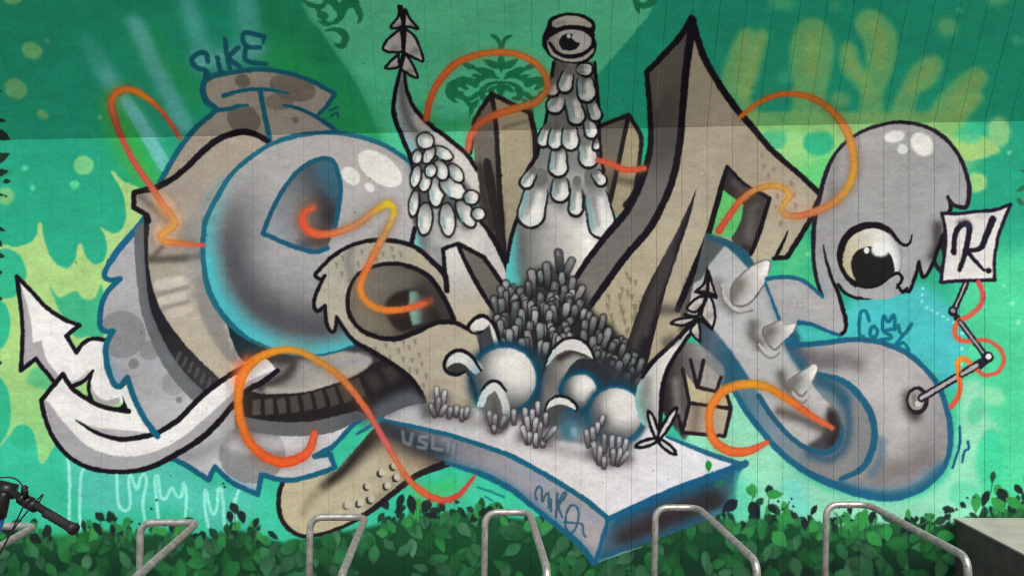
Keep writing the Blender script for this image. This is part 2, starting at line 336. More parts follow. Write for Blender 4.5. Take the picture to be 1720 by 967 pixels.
def hedge():
    el('painted_hedge', 'band of green stencilled leaves along the foot of the wall')
    r = random.Random(5)
    top = [(-230, 890), (-60, 885), (0, 892), (60, 895), (100, 905), (150, 890), (190, 893), (240, 898), (300, 892), (360, 905), (400, 890), (450, 905), (480, 912), (620, 885), (660, 875), (720, 866), (790, 862), (850, 868), (900, 874), (950, 882), (1000, 890), (1100, 885), (1200, 872), (1250, 880), (1300, 868), (1350, 880), (1400, 885), (1480, 880), (1540, 890), (1600, 880), (1650, 868), (1720, 850), (1950, 850)]
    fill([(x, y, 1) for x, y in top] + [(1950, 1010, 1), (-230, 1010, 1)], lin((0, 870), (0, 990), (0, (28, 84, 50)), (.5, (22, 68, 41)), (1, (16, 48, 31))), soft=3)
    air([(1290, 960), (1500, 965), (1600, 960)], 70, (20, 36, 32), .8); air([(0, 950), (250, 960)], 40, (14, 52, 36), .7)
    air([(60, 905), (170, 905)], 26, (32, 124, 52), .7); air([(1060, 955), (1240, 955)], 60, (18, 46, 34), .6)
    tx, ty = [p[0] for p in top], [p[1] for p in top]
    pal = [(42, 108, 62), (54, 122, 76), (38, 106, 54), (70, 124, 86), (40, 118, 60), (58, 112, 76), (34, 96, 52)]
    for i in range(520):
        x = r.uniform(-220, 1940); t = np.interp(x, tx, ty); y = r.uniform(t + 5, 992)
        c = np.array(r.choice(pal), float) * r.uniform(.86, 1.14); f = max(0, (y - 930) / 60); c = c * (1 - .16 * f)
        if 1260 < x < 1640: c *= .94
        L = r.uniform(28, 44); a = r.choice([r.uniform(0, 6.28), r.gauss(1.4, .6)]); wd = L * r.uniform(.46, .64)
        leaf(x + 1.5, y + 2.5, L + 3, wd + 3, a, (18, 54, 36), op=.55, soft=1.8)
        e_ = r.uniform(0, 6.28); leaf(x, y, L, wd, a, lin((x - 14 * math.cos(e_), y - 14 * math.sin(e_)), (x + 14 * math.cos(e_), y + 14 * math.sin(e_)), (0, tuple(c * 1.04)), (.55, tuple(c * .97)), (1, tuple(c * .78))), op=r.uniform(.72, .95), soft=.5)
    # loose leaves of the top edge: near-black ones behind, bright ones in front
    for i in range(150):
        x = r.uniform(-200, 1930); t = np.interp(x, tx, ty) - r.uniform(-8, 14)
        if 480 < x < 640 or 940 < x < 1190: continue
        leaf(x, t, r.uniform(14, 28), r.uniform(8, 14), r.gauss(1.57, .7), (26, 44, 40) if r.random() < .5 else (30, 62, 44), op=.95, soft=.5)
    for i in range(130):
        x = r.uniform(-200, 1930); t = np.interp(x, tx, ty) + r.uniform(-2, 16)
        if 480 < x < 640 or 940 < x < 1190: continue
        leaf(x, t, r.uniform(20, 30), r.uniform(12, 17), r.uniform(0, 6.28), r.choice([(48, 134, 70), (40, 112, 62), (58, 150, 74), (44, 122, 66)]), op=.9, soft=.6)
    for c0, hgt in ((400, 20), (560, 6), (700, 16), (830, 12), (1290, 22), (1450, 10), (1560, 10), (1690, 26), (180, 12), (30, 10), (290, 8)):
        for i in range(9):
            x = c0 + r.gauss(0, 26); t = np.interp(x, tx, ty) - abs(r.gauss(0, hgt))
            if 480 < x < 640: continue
            leaf(x, t, r.uniform(18, 28), r.uniform(10, 15), r.gauss(1.57, .8), r.choice([(26, 44, 40), (48, 134, 70), (58, 150, 74), (34, 70, 48)]), op=.95, soft=.5)
            stroke([(x, t + 6), (x + r.uniform(-6, 6), t + 30)], 1.8, (34, 70, 48), op=.9)
    for x, y, L, wd, a, c in [(387, 868, 22, 12, 1.4, 0), (407, 868, 24, 14, 1.3, 0), (165, 888, 26, 12, 1.0, 0), (190, 890, 20, 11, 1.5, 0), (672, 843, 30, 13, 1.9, 0), (692, 848, 36, 16, 1.4, 0), (648, 848, 18, 14, 1, 0), (716, 850, 26, 18, 2.2, 0), (744, 852, 18, 10, 1.3, 0), (768, 843, 10, 6, 0, 0), (726, 866, 30, 10, .2, 0),
                         (1268, 858, 34, 20, 1.1, 0), (1262, 826, 22, 14, .9, 1), (1302, 830, 30, 16, 0, 1), (1320, 872, 34, 18, .3, 1), (1298, 855, 22, 12, .9, 0), (1367, 857, 22, 10, 2.1, 0), (1352, 880, 22, 12, 1.5, 0), (1445, 872, 34, 22, 2.4, 1), (1465, 868, 22, 12, 2, 0), (1428, 857, 16, 9, 1.3, 0), (1432, 873, 8, 5, 0, 0), (1655, 838, 30, 14, 1.9, 0), (1640, 845, 34, 18, 1.6, 1), (1685, 832, 30, 18, .9, 0), (1678, 848, 36, 18, .8, 1), (1712, 822, 22, 13, .8, 0), (1705, 845, 36, 18, .5, 1), (1618, 848, 14, 9, .8, 0), (1590, 860, 10, 5, -.2, 0), (1525, 874, 16, 7, .8, 0), (1540, 872, 12, 7, 1.6, 0), (1490, 895, 30, 20, 1.5, 1), (1590, 900, 34, 20, .1, 1), (1470, 905, 34, 22, .8, 1), (1310, 905, 34, 24, .8, 1), (15, 893, 26, 14, .3, 0), (60, 905, 26, 16, .6, 0), (85, 905, 12, 8, 1.6, 0)]:
        leaf(x, y, L, wd, a, (28, 40, 40) if c == 0 else (52, 146, 72), op=.97)
    for x, y in [(1308, 842), (1330, 838), (1333, 850), (1330, 858), (1316, 855), (1395, 853), (1409, 853), (1416, 866), (1565, 868), (1567, 880), (1590, 866), (1607, 855), (1625, 836), (1637, 835), (222, 876), (235, 880), (255, 854), (263, 840), (376, 812), (378, 818), (768, 843), (835, 850), (150, 885)]:
        disc(x, y, 2.6, 1.8, 30, (28, 44, 44))
    stroke([(1310, 858), (1322, 850), (1326, 842)], 1.6, (28, 44, 44)); stroke([(1402, 862), (1411, 870), (1414, 882)], 1.6, (28, 44, 44)); stroke([(1545, 882), (1556, 875), (1564, 866)], 1.4, (70, 150, 110))

TUBE_GLOW = (196, 112, 58)
def tube(P, wd, cols, glow=.35, gw=2.0, gcol=TUBE_GLOW):
    k = (lambda f: wd * f) if np.isscalar(wd) else (lambda f: [q * f for q in wd])
    air(P, k(gw), gcol, glow * .6)
    cols = [(c[0] * .94, c[1] * 1.0, c[2] * .94) for c in cols]
    stroke(P, wd, None, cols=[tuple(v * .9 for v in c) for c in cols], soft=2, op=.97)
    stroke(P, k(.6), None, cols=[tuple(min(255, v * 1.08) for v in c) for c in cols], soft=5, op=.8)

def c_letter():
    e1 = el('painted_letter_c', 'big grey furry letter with blue outline behind the blue sphere')
    hat = [(362, 185), (348, 172), (341, 155), (343, 138), (355, 129), (372, 125), (400, 120), (430, 117), (460, 119), (490, 125), (520, 135), (545, 148), (562, 158, 1), (552, 174), (535, 192, 1), (548, 205), (565, 222, 1), (480, 300, 1), (300, 320, 1), (262, 318, 1), (275, 295), (290, 268), (310, 238), (332, 212)]
    body = [(262, 318, 1), (340, 300, 1), (480, 280, 1), (620, 560, 1), (720, 640, 1), (650, 690, 1), (602, 706), (558, 750), (528, 766, 1), (555, 762, 1), (562, 784, 1), (528, 797), (483, 806), (439, 797, 1), (433, 830, 1), (410, 820), (389, 809), (361, 784, 1), (350, 806, 1), (320, 785), (285, 765), (258, 732), (240, 700), (224, 665), (214, 634, 1), (202, 648), (190, 642), (180, 612), (178, 582), (188, 555, 1), (176, 556), (168, 545), (170, 515), (180, 490), (202, 468, 1), (184, 470), (175, 462), (182, 445), (202, 414), (230, 382)]
    fill(body, lin((180, 400), (480, 800), (0, (178, 174, 180)), (.4, (166, 166, 172)), (.75, (186, 184, 188)), (1, (196, 196, 202))))
    fill(hat, lin((340, 130), (480, 280), (0, (188, 172, 146)), (.5, (180, 164, 142)), (1, (184, 172, 158))))
    m = np.maximum(mask(body), mask(hat))
    for x, y, a, b, r, c, o in [(205, 562, 40, 40, 0, (132, 132, 134), .85), (252, 588, 17, 17, 0, (132, 132, 132), .7), (225, 611, 9, 9, 0, (120, 120, 122), .85), (292, 645, 20, 20, 0, (140, 140, 142), .6), (301, 672, 5.5, 5.5, 0, (122, 122, 124), .85), (424, 762, 56, 50, 0, (132, 130, 132), .85),
                                (408, 137, 13, 12, 0, (116, 104, 88), .75), (492, 148, 40, 22, 14, (128, 112, 94), .75), (470, 172, 24, 14, 0, (128, 112, 96), .6), (410, 202, 29, 24, 20, (116, 104, 92), .75), (497, 202, 6, 6, 0, (116, 104, 92), .7)]: disc(x, y, a, b, r, c, op=o, clip=m, soft=.7)
    fill([(350, 720), (420, 730), (500, 735), (560, 715), (600, 700), (560, 740), (500, 752), (400, 760)], (206, 204, 208), soft=4, op=.6, clip=m)
    air([(258, 735), (320, 765), (390, 730), (440, 715)], 30, (90, 92, 96), .35, m)
    air([(365, 800), (400, 815), (430, 825)], 20, (80, 130, 160), .5, m); air([(185, 600), (200, 640), (230, 690), (260, 735)], 14, (110, 150, 175), .5, m)
    # blue lines
    stroke([(262, 318), (275, 295), (290, 268), (310, 238), (332, 212), (362, 185), (348, 172), (341, 155), (343, 138), (355, 129), (372, 125), (400, 120), (430, 117), (460, 119), (490, 125), (520, 135), (545, 148), (562, 158, 1), (552, 174), (535, 192)], [9, 10, 10, 9, 9, 9, 11, 11, 11, 11, 10, 9, 8, 8, 8, 8, 8, 9, 8, 7], (30, 104, 130), soft=2)
    stroke([(362, 186), (385, 183), (400, 178), (416, 177)], [9, 8, 7, 5], (34, 108, 136), soft=2)
    stroke([(376, 161), (400, 154), (430, 150), (460, 152), (487, 158)], [9, 7, 7, 6, 3], (34, 108, 136), soft=2)
    stroke([(437, 152), (444, 190), (450, 220), (453, 234)], 9, (34, 108, 136), soft=2)
    stroke([(476, 177), (500, 182), (525, 193), (548, 207), (568, 224)], [4, 6, 7, 8, 8], (32, 100, 130), soft=2)
    stroke(body[7:] + [(245, 362)], 9, BLU, soft=2)
    stroke([(640, 690), (602, 706), (558, 750), (528, 766)], [8, 9, 8, 3], BLU, soft=2)
    stroke([(232, 382), (205, 412), (184, 440)], 11, (34, 108, 158), soft=2)
    # dark grey outer strip of the collar, then the black band
    e = el('painted_zip_band', 'black band with grey zip teeth down the inside of the grey letter', e1)
    fill([(228, 384), (227, 430), (231, 476), (241, 536), (265, 596), (295, 642), (326, 674, 1), (360, 650, 1), (310, 590), (270, 520), (252, 450), (250, 380)], (100, 102, 108))
    fill([(226, 400, 1), (231, 476), (241, 536), (265, 596), (295, 642), (326, 674, 1), (336, 664), (300, 620), (262, 560), (243, 500), (238, 430)], (104, 112, 112), op=.6)
    fill([(242, 362, 1), (242, 400), (245, 460), (254, 521), (280, 581), (310, 625), (345, 660, 1), (372, 634, 1), (337, 604), (307, 573), (271, 521), (255, 470), (251, 400), (253, 364, 1)], lin((250, 400), (340, 640), (0, (34, 30, 38)), (.6, (36, 34, 38)), (1, (58, 56, 56))))
    for t in np.linspace(0, 1, 6): stroke([(303 + 50 * t, 592 + 44 * t), (297 + 52 * t, 606 + 44 * t)], 5, (88, 86, 84), soft=1.2, op=.8)
    # beige collar
    e = el('painted_collar', 'beige curved collar with black outline left of the blue sphere', e1)
    col = [(225, 323, 1), (262, 315), (290, 300), (315, 280), (340, 255), (365, 235), (390, 225), (415, 222), (440, 230), (456, 242, 1), (420, 270), (385, 305), (362, 335), (348, 370), (341, 420), (346, 470), (358, 505), (380, 535, 1), (386, 565), (405, 600, 1), (440, 590, 1), (470, 610, 1), (440, 620), (410, 622), (372, 638, 1), (340, 608), (307, 573), (271, 521), (254, 470), (249, 420), (251, 375), (244, 360, 1), (224, 348, 1)]
    fill(col, lin((300, 260), (340, 620), (0, (190, 174, 152)), (.4, (176, 164, 148)), (.7, (196, 184, 160)), (1, (206, 190, 162))))
    m = mask(col)
    fill([(330, 462), (352, 480), (372, 530), (388, 580), (412, 612), (384, 605), (352, 560), (332, 510)], (146, 138, 134), soft=3, op=.9, clip=m)
    fill([(262, 472), (312, 464), (316, 478), (268, 488)], (222, 210, 190), soft=1.5, op=.9, clip=m); fill([(266, 501), (314, 489), (318, 503), (274, 512)], (220, 208, 188), soft=1.5, op=.9, clip=m); fill([(280, 523), (318, 511), (322, 524), (290, 535)], (218, 204, 182), soft=1.5, op=.85, clip=m)
    air([(318, 468), (345, 462)], 16, (150, 148, 146), .6, m); air([(318, 496), (350, 490)], 14, (140, 138, 136), .6, m); air([(262, 495), (312, 483)], 9, (140, 132, 122), .6, m); air([(270, 518), (315, 507)], 9, (140, 132, 122), .6, m)
    air([(250, 436), (300, 434), (345, 428)], 15, (84, 78, 66), .85, m); air([(252, 436), (262, 425), (272, 415)], 10, (90, 84, 72), .7, m)
    air([(236, 330), (262, 352), (280, 372)], 14, (110, 104, 92), .75, m); air([(330, 370), (320, 400), (330, 440)], 26, (120, 128, 132), .5, m)
    air([(342, 350), (352, 330), (375, 300)], 16, (84, 130, 140), .5, m); air([(400, 560), (410, 600)], 24, (190, 190, 194), .3, m)
    stroke([(456, 242), (440, 231), (415, 222), (390, 225), (365, 235), (340, 255), (315, 280), (290, 300), (262, 315), (225, 323, 1), (224, 348, 1), (247, 361, 1), (249, 372)], [9, 10, 11, 11, 11, 11, 10, 10, 11, 9, 9, 9, 10], BLK, soft=2)
    # dark gap below the sphere, mouth and ladder
    e = el('painted_mouth_shadow', 'dark gap below the blue sphere', e1)
    fill([(379, 533, 1), (400, 556), (440, 580), (500, 597), (560, 594), (612, 572, 1), (650, 592, 1), (690, 636), (712, 680), (715, 700, 1), (640, 712, 1), (600, 690), (560, 650), (480, 640), (425, 640), (440, 612), (408, 606), (390, 572)], lin((390, 560), (700, 660), (0, (20, 44, 54)), (.3, (52, 52, 52)), (.6, (56, 56, 58)), (1, (34, 30, 34))))
    m = emask(e)
    fill([(405, 650), (440, 662), (500, 662), (545, 652), (595, 632), (625, 610), (616, 598), (570, 590), (520, 600), (470, 606), (430, 625)], lin((430, 600), (520, 662), (0, (96, 90, 84)), (.5, (148, 142, 138)), (1, (190, 180, 164))), soft=2)
    air([(490, 615), (560, 612), (610, 602)], 22, (150, 150, 154), .8, emask(e)); air([(470, 605), (492, 608), (478, 632), (440, 650)], 22, (54, 48, 46), .85); air([(400, 585), (440, 592), (520, 600)], 14, (30, 50, 58), .7)
    air([(450, 655), (510, 655), (555, 642)], 14, (206, 196, 174), .7)
    e = el('painted_ladder_band', 'black curved band with grey ladder slats under the mouth', e1)
    lad = [(408, 652, 1), (440, 661), (500, 660), (545, 650), (600, 630), (640, 605), (668, 612, 1), (700, 648), (690, 668), (640, 695), (600, 690, 1), (560, 700), (520, 708), (460, 708), (408, 700, 1)]
    fill([(395, 700, 1), (408, 652, 1), (440, 661), (500, 660), (545, 650), (600, 630), (645, 602), (690, 640), (712, 690), (640, 712, 1), (610, 704), (560, 726), (500, 733), (440, 728), (395, 718, 1)], lin((400, 680), (700, 640), (0, (104, 104, 106)), (.5, (96, 98, 102)), (1, (44, 42, 48))))
    fill(lad, (36, 32, 32))
    for i in range(9):
        t = i / 8; x = 424 + 165 * t; y0 = 672 - 32 * t ** 2; y1 = 698 - 26 * t ** 2; sh = 12 * t
        fill([(x, y0, 1), (x + 14, y0 - 2 - 5 * t, 1), (x + 14 + sh, y1 - 2 - 6 * t, 1), (x + sh, y1, 1)], (84, 80, 76), soft=.9, op=.9 - .25 * t)
    for x, y in [(612, 632), (640, 620)]: fill([(x, y, 1), (x + 18, y - 8, 1), (x + 36, y + 18, 1), (x + 16, y + 28, 1)], (62, 58, 56), soft=3, op=.8)
    air([(650, 660), (690, 640), (712, 660)], 26, (30, 28, 32), .8); air([(612, 705), (650, 675), (690, 660)], 24, (66, 78, 92), .55); air([(640, 690), (690, 672), (712, 690)], 22, (120, 124, 134), .6)
    # the sphere
    e4 = el('painted_blue_sphere', 'big grey sphere with turquoise lower rim and white highlights')
    sp = [(370, 322), (390, 292), (425, 261), (460, 240), (500, 228), (540, 223), (580, 225), (625, 236), (660, 252), (690, 275), (712, 310), (712, 420, 1), (640, 560, 1), (612, 571), (560, 592), (510, 597), (470, 590), (430, 575), (400, 556), (375, 530), (356, 500), (346, 470), (341, 430), (341, 400), (347, 366)]
    def shade(x, y):
        u, v = (x - 526) / 185, (y - 410) / 188; rho = np.hypot(u, v); dr = np.clip((u * -.52 + v * .85) / np.maximum(rho, 1e-3), -1, 1)
        wgt = np.clip(dr * .75 + .45, 0, 1); wgt = wgt * wgt * (3 - 2 * wgt)
        base = ramp(np.clip(.5 + .5 * (v * .8 - u * .35), 0, 1), [(0, (186, 176, 168)), (.35, (178, 174, 172)), (.6, (164, 162, 164)), (1, (128, 128, 132))])
        dk = (np.exp(-((rho - .74) / .21) ** 2) * wgt * .88)[..., None]; base = base * (1 - dk) + np.array((74, 75, 80)) * dk
        tl = (np.clip((rho - .79) / .17, 0, 1) ** 1.2 * np.clip(dr * 1.1 + .25, 0, 1))[..., None]; base = base * (1 - tl) + np.array((76, 182, 190)) * tl
        return base.astype(np.float32)
    fill(sp, shade); m = mask(sp)
    air([(690, 330), (660, 420), (620, 460)], 90, (184, 182, 182), .5, m)
    stroke([(690, 274), (660, 252), (625, 236), (580, 225), (540, 223), (500, 228), (460, 240), (425, 261), (390, 292), (370, 322), (347, 366), (341, 400), (341, 430), (346, 470), (356, 500), (375, 530), (400, 556), (430, 575), (470, 590), (510, 597), (560, 592), (612, 572)], [8] * 9 + [9, 9, 9, 9, 10, 10, 10, 9, 6, 4, 4, 4, 3], (38, 112, 140), soft=2)
    air([(690, 278), (700, 300)], 20, (60, 110, 130), .6, m)
    e = el('painted_highlight', 'large white oval highlight on the sphere', e4); disc(639, 284, 43, 23, 36, (226, 224, 216), soft=.6)
    e = el('painted_highlight', 'middle white oval highlight on the sphere', e4); disc(590, 296, 18, 13, 42, (222, 220, 212), soft=.6)
    e = el('painted_highlight', 'tiny white oval highlight on the sphere', e4); disc(621, 315, 9.5, 6.5, 45, (220, 218, 210), soft=.6)
    e = el('painted_sphere_hole', 'dark blue edged opening in the sphere', e4)
    ho = [(442, 392, 1), (455, 357), (480, 312), (510, 280), (542, 266), (560, 272), (569, 295), (572, 317), (566, 367), (560, 390), (550, 417, 1), (530, 423), (505, 418), (475, 407)]
    fill(ho, lin((450, 380), (575, 310), (0, (152, 156, 164)), (.4, (122, 126, 130)), (.75, (74, 84, 92)), (1, (70, 108, 128))))
    m = mask(ho)
    air([(545, 340), (552, 372), (535, 395)], 46, (44, 44, 48), .8, m); air([(545, 290), (560, 320)], 30, (60, 104, 132), .6, m); air([(510, 410), (545, 400)], 24, (50, 60, 66), .6, m)
    stroke([(550, 417), (530, 423), (505, 418), (475, 407), (442, 392, 1), (455, 357), (480, 312), (510, 280), (542, 266), (560, 272), (569, 295), (572, 317), (566, 367), (561, 385)], 8, (34, 96, 130), soft=2.2)

def arrow_left():
    e = el('painted_white_arrow', 'white arrow with black outline curling along the bottom left')
    wh = (232, 230, 226); sh = (170, 166, 170)
    head = [(28, 464, 1), (48, 484), (75, 513), (104, 534), (134, 546, 1), (112, 563, 1), (128, 592, 1), (140, 576), (158, 568), (180, 572, 1), (182, 610), (196, 650), (206, 656, 1), (205, 676), (180, 680), (160, 670), (150, 650), (140, 640), (125, 650), (108, 640), (90, 640), (72, 618), (60, 602, 1), (35, 622, 1), (38, 560), (34, 510)]
    fill(head, wh); m = mask(head)
    fill([(28, 464, 1), (42, 500), (52, 540), (56, 576, 1), (70, 572, 1), (80, 606), (100, 634), (88, 645), (60, 605, 1), (30, 625, 1)], sh, clip=m, soft=.7)
    fill([(150, 625), (156, 655), (176, 672), (200, 668), (196, 684), (160, 680), (145, 650)], sh, clip=m, soft=.7); fill([(110, 642), (130, 638), (150, 622), (140, 650), (120, 655)], (190, 186, 184), clip=m, soft=1)
    stroke([(180, 572), (158, 568), (140, 576), (128, 592, 1), (112, 563, 1), (134, 546, 1), (104, 534), (75, 513), (48, 484), (28, 464, 1), (34, 510), (38, 560), (35, 622, 1), (60, 602, 1), (72, 618), (90, 640)], 7.5, BLK, soft=1.6)
    stroke([(122, 648), (140, 640), (157, 622)], [8, 7, 4], BLK, soft=1.4); stroke([(157, 622), (149, 645), (152, 668), (165, 684), (190, 688)], [3, 6, 7, 8, 6], BLK, soft=1.4)
    disc(187, 668, 4, 3, 0, (214, 212, 210))
    tail = [(106, 628, 1), (122, 652), (150, 672), (178, 684), (216, 690, 1), (222, 710), (262, 728, 1), (300, 704), (340, 664), (380, 634), (415, 612), (440, 603), (452, 606), (465, 622, 1), (440, 640), (410, 655), (350, 726), (300, 760), (250, 785), (200, 792), (150, 785), (115, 765), (90, 735), (76, 703), (69, 672, 1)]
    fill(tail, wh); m = mask(tail)
    fill([(66, 672, 1), (82, 676), (110, 712), (150, 750), (200, 766), (256, 760), (310, 732), (370, 680), (412, 644), (465, 620, 1), (466, 630), (410, 660), (350, 730), (250, 790), (150, 792), (90, 745)], sh, clip=m, soft=.7)
    fill([(128, 705), (150, 714), (180, 720), (232, 724, 1), (262, 730, 1), (240, 738), (200, 736), (160, 728)], (182, 178, 180), clip=m, soft=1)
    fill([(204, 654, 1), (214, 636, 1), (244, 704, 1), (264, 732, 1), (222, 714, 1), (214, 690, 1)], wh)
    fill([(206, 664, 1), (206, 680), (192, 687), (217, 690, 1), (211, 676)], BLK)
    stroke([(128, 705), (160, 725), (200, 737), (240, 733), (266, 726)], [2, 7, 8, 9, 9], BLK, soft=1.6)
    stroke([(266, 726), (300, 704), (340, 664), (380, 634), (415, 614), (428, 606)], [9, 9, 9, 9, 10, 6], BLK, soft=1.8)
    stroke([(216, 690), (178, 684), (150, 672), (122, 652), (106, 628, 1), (69, 672, 1), (76, 703), (90, 735), (115, 765), (150, 785), (200, 792), (250, 785), (300, 760), (350, 726), (410, 660), (440, 642), (466, 622)], [9, 8, 8, 8, 8, 8, 8, 8, 8, 8, 8, 9, 10, 10, 10, 10, 8], BLK, soft=1.6)
    stroke([(190, 556), (178, 580), (180, 612), (190, 642), (202, 648), (214, 634, 1), (224, 665), (242, 702), (264, 732)], 10, BLU, soft=2)

SCALES = []
def scale_marks(pts, col, clip=None, s=1.0, op=.8):
    for x, y in pts: fill([(x - 3.4 * s, y - 5 * s, 1), (x + 3 * s, y - 4 * s, 1), (x + 2.4 * s, y + 3 * s, 1), (x + .6 * s, y + 7 * s, 1)], col, op=op, soft=.6, clip=clip, mark=False)

def boot():
    e = el('painted_boot', 'cream boot toe with studs and black outline below the grey letter')
    P = [(475, 808, 1), (468, 835), (471, 865), (485, 887), (510, 900), (542, 895), (580, 882), (615, 862), (642, 842), (680, 812), (705, 795), (752, 776, 1), (735, 740, 1), (660, 700, 1), (625, 722, 1), (565, 790, 1), (520, 803)]
    fill(P, lin((480, 860), (740, 740), (0, (212, 196, 152)), (.5, (208, 194, 156)), (.8, (190, 174, 142)), (1, (110, 100, 92)))); m = mask(P)
    air([(640, 715), (610, 750), (575, 790), (545, 815)], [50, 34, 24, 16], (40, 34, 32), .95, m); air([(545, 815), (520, 840), (510, 860)], 18, (150, 134, 100), .55, m)
    air([(640, 715), (690, 745), (740, 765)], [50, 44, 34], (52, 46, 46), .9, m); air([(560, 775), (575, 760)], 20, (120, 150, 160), .4, m); air([(690, 775), (720, 780)], 16, (150, 120, 90), .5, m)
    air([(620, 848), (650, 822), (672, 800)], 16, (140, 126, 100), .5, m)
    for i, (x, y) in enumerate([(661, 783), (640, 794), (666, 802), (617, 817), (650, 816), (604, 845), (622, 839), (583, 849)]):
        disc(x - 1.5, y + 1.5, 6, 6.5, 0, (30, 40, 36), op=.95 if i < 7 else .5); disc(x + 2, y - 1, 5.4, 6, 0, (214, 204, 176), soft=.5)
    stroke([(475, 808), (468, 835), (471, 865), (485, 887), (510, 900), (542, 895), (580, 882), (615, 862), (642, 842), (680, 812), (705, 795), (752, 777)], [8, 8, 8, 8, 7, 6, 6, 9, 10, 10, 10, 14], (34, 28, 32), soft=1.6)

def slab():
    e0 = el('painted_slab', 'white slab with blue edges seen from above, carrying the spheres')
    side = [(640, 705, 1), (690, 716), (735, 726), (780, 738), (820, 751), (860, 766), (897, 786), (935, 808), (985, 840), (1021, 870, 1), (998, 944, 1), (972, 910), (935, 880), (892, 847), (860, 822), (825, 803), (795, 791), (750, 776), (690, 750), (630, 726, 1)]
    fill(side, lin((640, 720), (1000, 890), (0, (66, 74, 84)), (.25, (116, 118, 126)), (.5, (150, 146, 154)), (1, (166, 158, 162)))); m = mask(side)
    air([(630, 715), (680, 735), (740, 765)], 34, (40, 44, 50), .8, m); air([(740, 775), (800, 792), (860, 822), (940, 885), (990, 935)], 26, (60, 110, 140), .6, m); air([(860, 780), (940, 830), (1000, 872)], 16, (130, 150, 166), .5, m)
    e = el('painted_slab_end', 'dark end face of the slab glowing blue at its edges', e0)
    end = [(1021, 870, 1), (1250, 780, 1), (1236, 815), (1232, 846), (1190, 872), (1080, 914), (1000, 946, 1)]
    fill(end, soft=2.5, col=lin((1000, 930), (1240, 800), (0, (74, 100, 116)), (.35, (66, 58, 62)), (.8, (48, 52, 58)), (1, (70, 130, 140)))); m = mask(end)
    air([(1020, 872), (1130, 824), (1248, 782)], 36, (38, 104, 148), .95, m); air([(1000, 944), (1080, 914), (1185, 872)], 26, (46, 104, 140), .9, m); air([(1050, 900), (1140, 862), (1200, 838)], 30, (46, 40, 42), .75, m)
    air([(1230, 840), (1215, 856), (1190, 868)], 14, (80, 150, 176), .8, m); air([(1240, 795), (1232, 835)], 14, (60, 150, 140), .7, m); air([(1000, 940), (1012, 905), (1024, 876)], 14, (84, 136, 170), .8, m)
    stroke([(1003, 943), (1040, 930), (1080, 917)], [2, 3, 1], (130, 180, 205), soft=1.5, op=.8)
    disc(1209, 812, 10, 5, -30, (40, 110, 70), op=.7); leaf(1226, 850, 34, 20, 2.5, (34, 40, 52))
    use(e0)
    topf = [(641, 703, 1), (665, 690), (710, 678), (760, 690), (850, 680), (1000, 690), (1100, 720, 1), (1130, 736, 1), (1185, 759), (1248, 780, 1), (1210, 792), (1135, 820), (1072, 848), (1021, 870, 1), (985, 840), (935, 808), (897, 786), (860, 766), (820, 751), (780, 738), (735, 726), (690, 716)]
    fill(topf, lin((660, 690), (1100, 820), (0, (184, 182, 184)), (.35, (204, 200, 198)), (.7, (214, 208, 206)), (1, (224, 222, 226))))
    air([(650, 688), (680, 672), (708, 676), (716, 694)], 26, (84, 86, 94), .75)
    stroke([(641, 704), (690, 715), (735, 725), (780, 738), (820, 751), (860, 766), (897, 786), (935, 808), (985, 840), (1021, 870)], [5, 7, 8, 8, 8, 9, 9, 9, 9, 9], BLU, soft=2)
    stroke([(750, 777), (795, 791), (825, 803), (860, 822), (892, 848), (935, 882), (972, 912), (997, 944)], [6, 9, 11, 10, 9, 9, 10, 9], BLU, soft=2.4)
    stroke([(1021, 872), (1072, 848), (1135, 821), (1210, 792), (1252, 778)], [9, 10, 10, 9, 12], (32, 100, 150), soft=2.6); stroke([(1022, 872), (1010, 910), (1000, 944)], [8, 7, 8], (40, 104, 148), soft=2.4)
    stroke([(1120, 733), (1185, 759), (1250, 781)], [5, 8, 10], (40, 108, 146), soft=2)
    stroke([(642, 703), (600, 728)], [8, 5], (44, 110, 140), soft=2)
    stroke([(802, 818), (822, 824), (846, 834)], 4, (26, 130, 134), soft=1.2); stroke([(815, 833), (827, 840)], 3.5, (26, 130, 134), soft=1.2)
    e = el('painted_lettering', 'faint grey letters on the shaded side of the slab', e0)
    for dx, c in ((3, (84, 96, 106)), (0, (146, 158, 168))):
        for P in ([(676, 724), (678, 742), (688, 746), (692, 728)], [(718, 733), (706, 732), (704, 740), (716, 744), (714, 752), (702, 750)], [(728, 734), (726, 752), (742, 755)], [(744, 738), (754, 740), (752, 757)], [(764, 742), (762, 760)]):
            stroke([(x + dx, y + dx * .4, 1) for x, y in P], 5, c, soft=2.4, op=.5)
    e = el('painted_lettering', 'blue signature sprayed on the front side of the slab', e0)
    k = (52, 92, 120)
    for P in ([(901, 838), (899, 826), (905, 816), (910, 822), (911, 842), (918, 828), (922, 832), (921, 852)], [(926, 838), (925, 858)], [(936, 828), (934, 868)], [(936, 846), (948, 826), (950, 832), (938, 850), (945, 868)], [(958, 848), (968, 850), (972, 866), (966, 888), (955, 896), (950, 880), (953, 858), (960, 848)], [(948, 876), (966, 878), (978, 880), (980, 894), (984, 900)]): stroke(P, 4, k, soft=1.4, op=.9)
    e = el('painted_green_leaf', 'small bright green leaf on the white slab', e0); leaf(1191, 783, 20, 12, 1.5, (40, 150, 62)); stroke([(1192, 774), (1190, 794)], 1.2, (26, 110, 44))

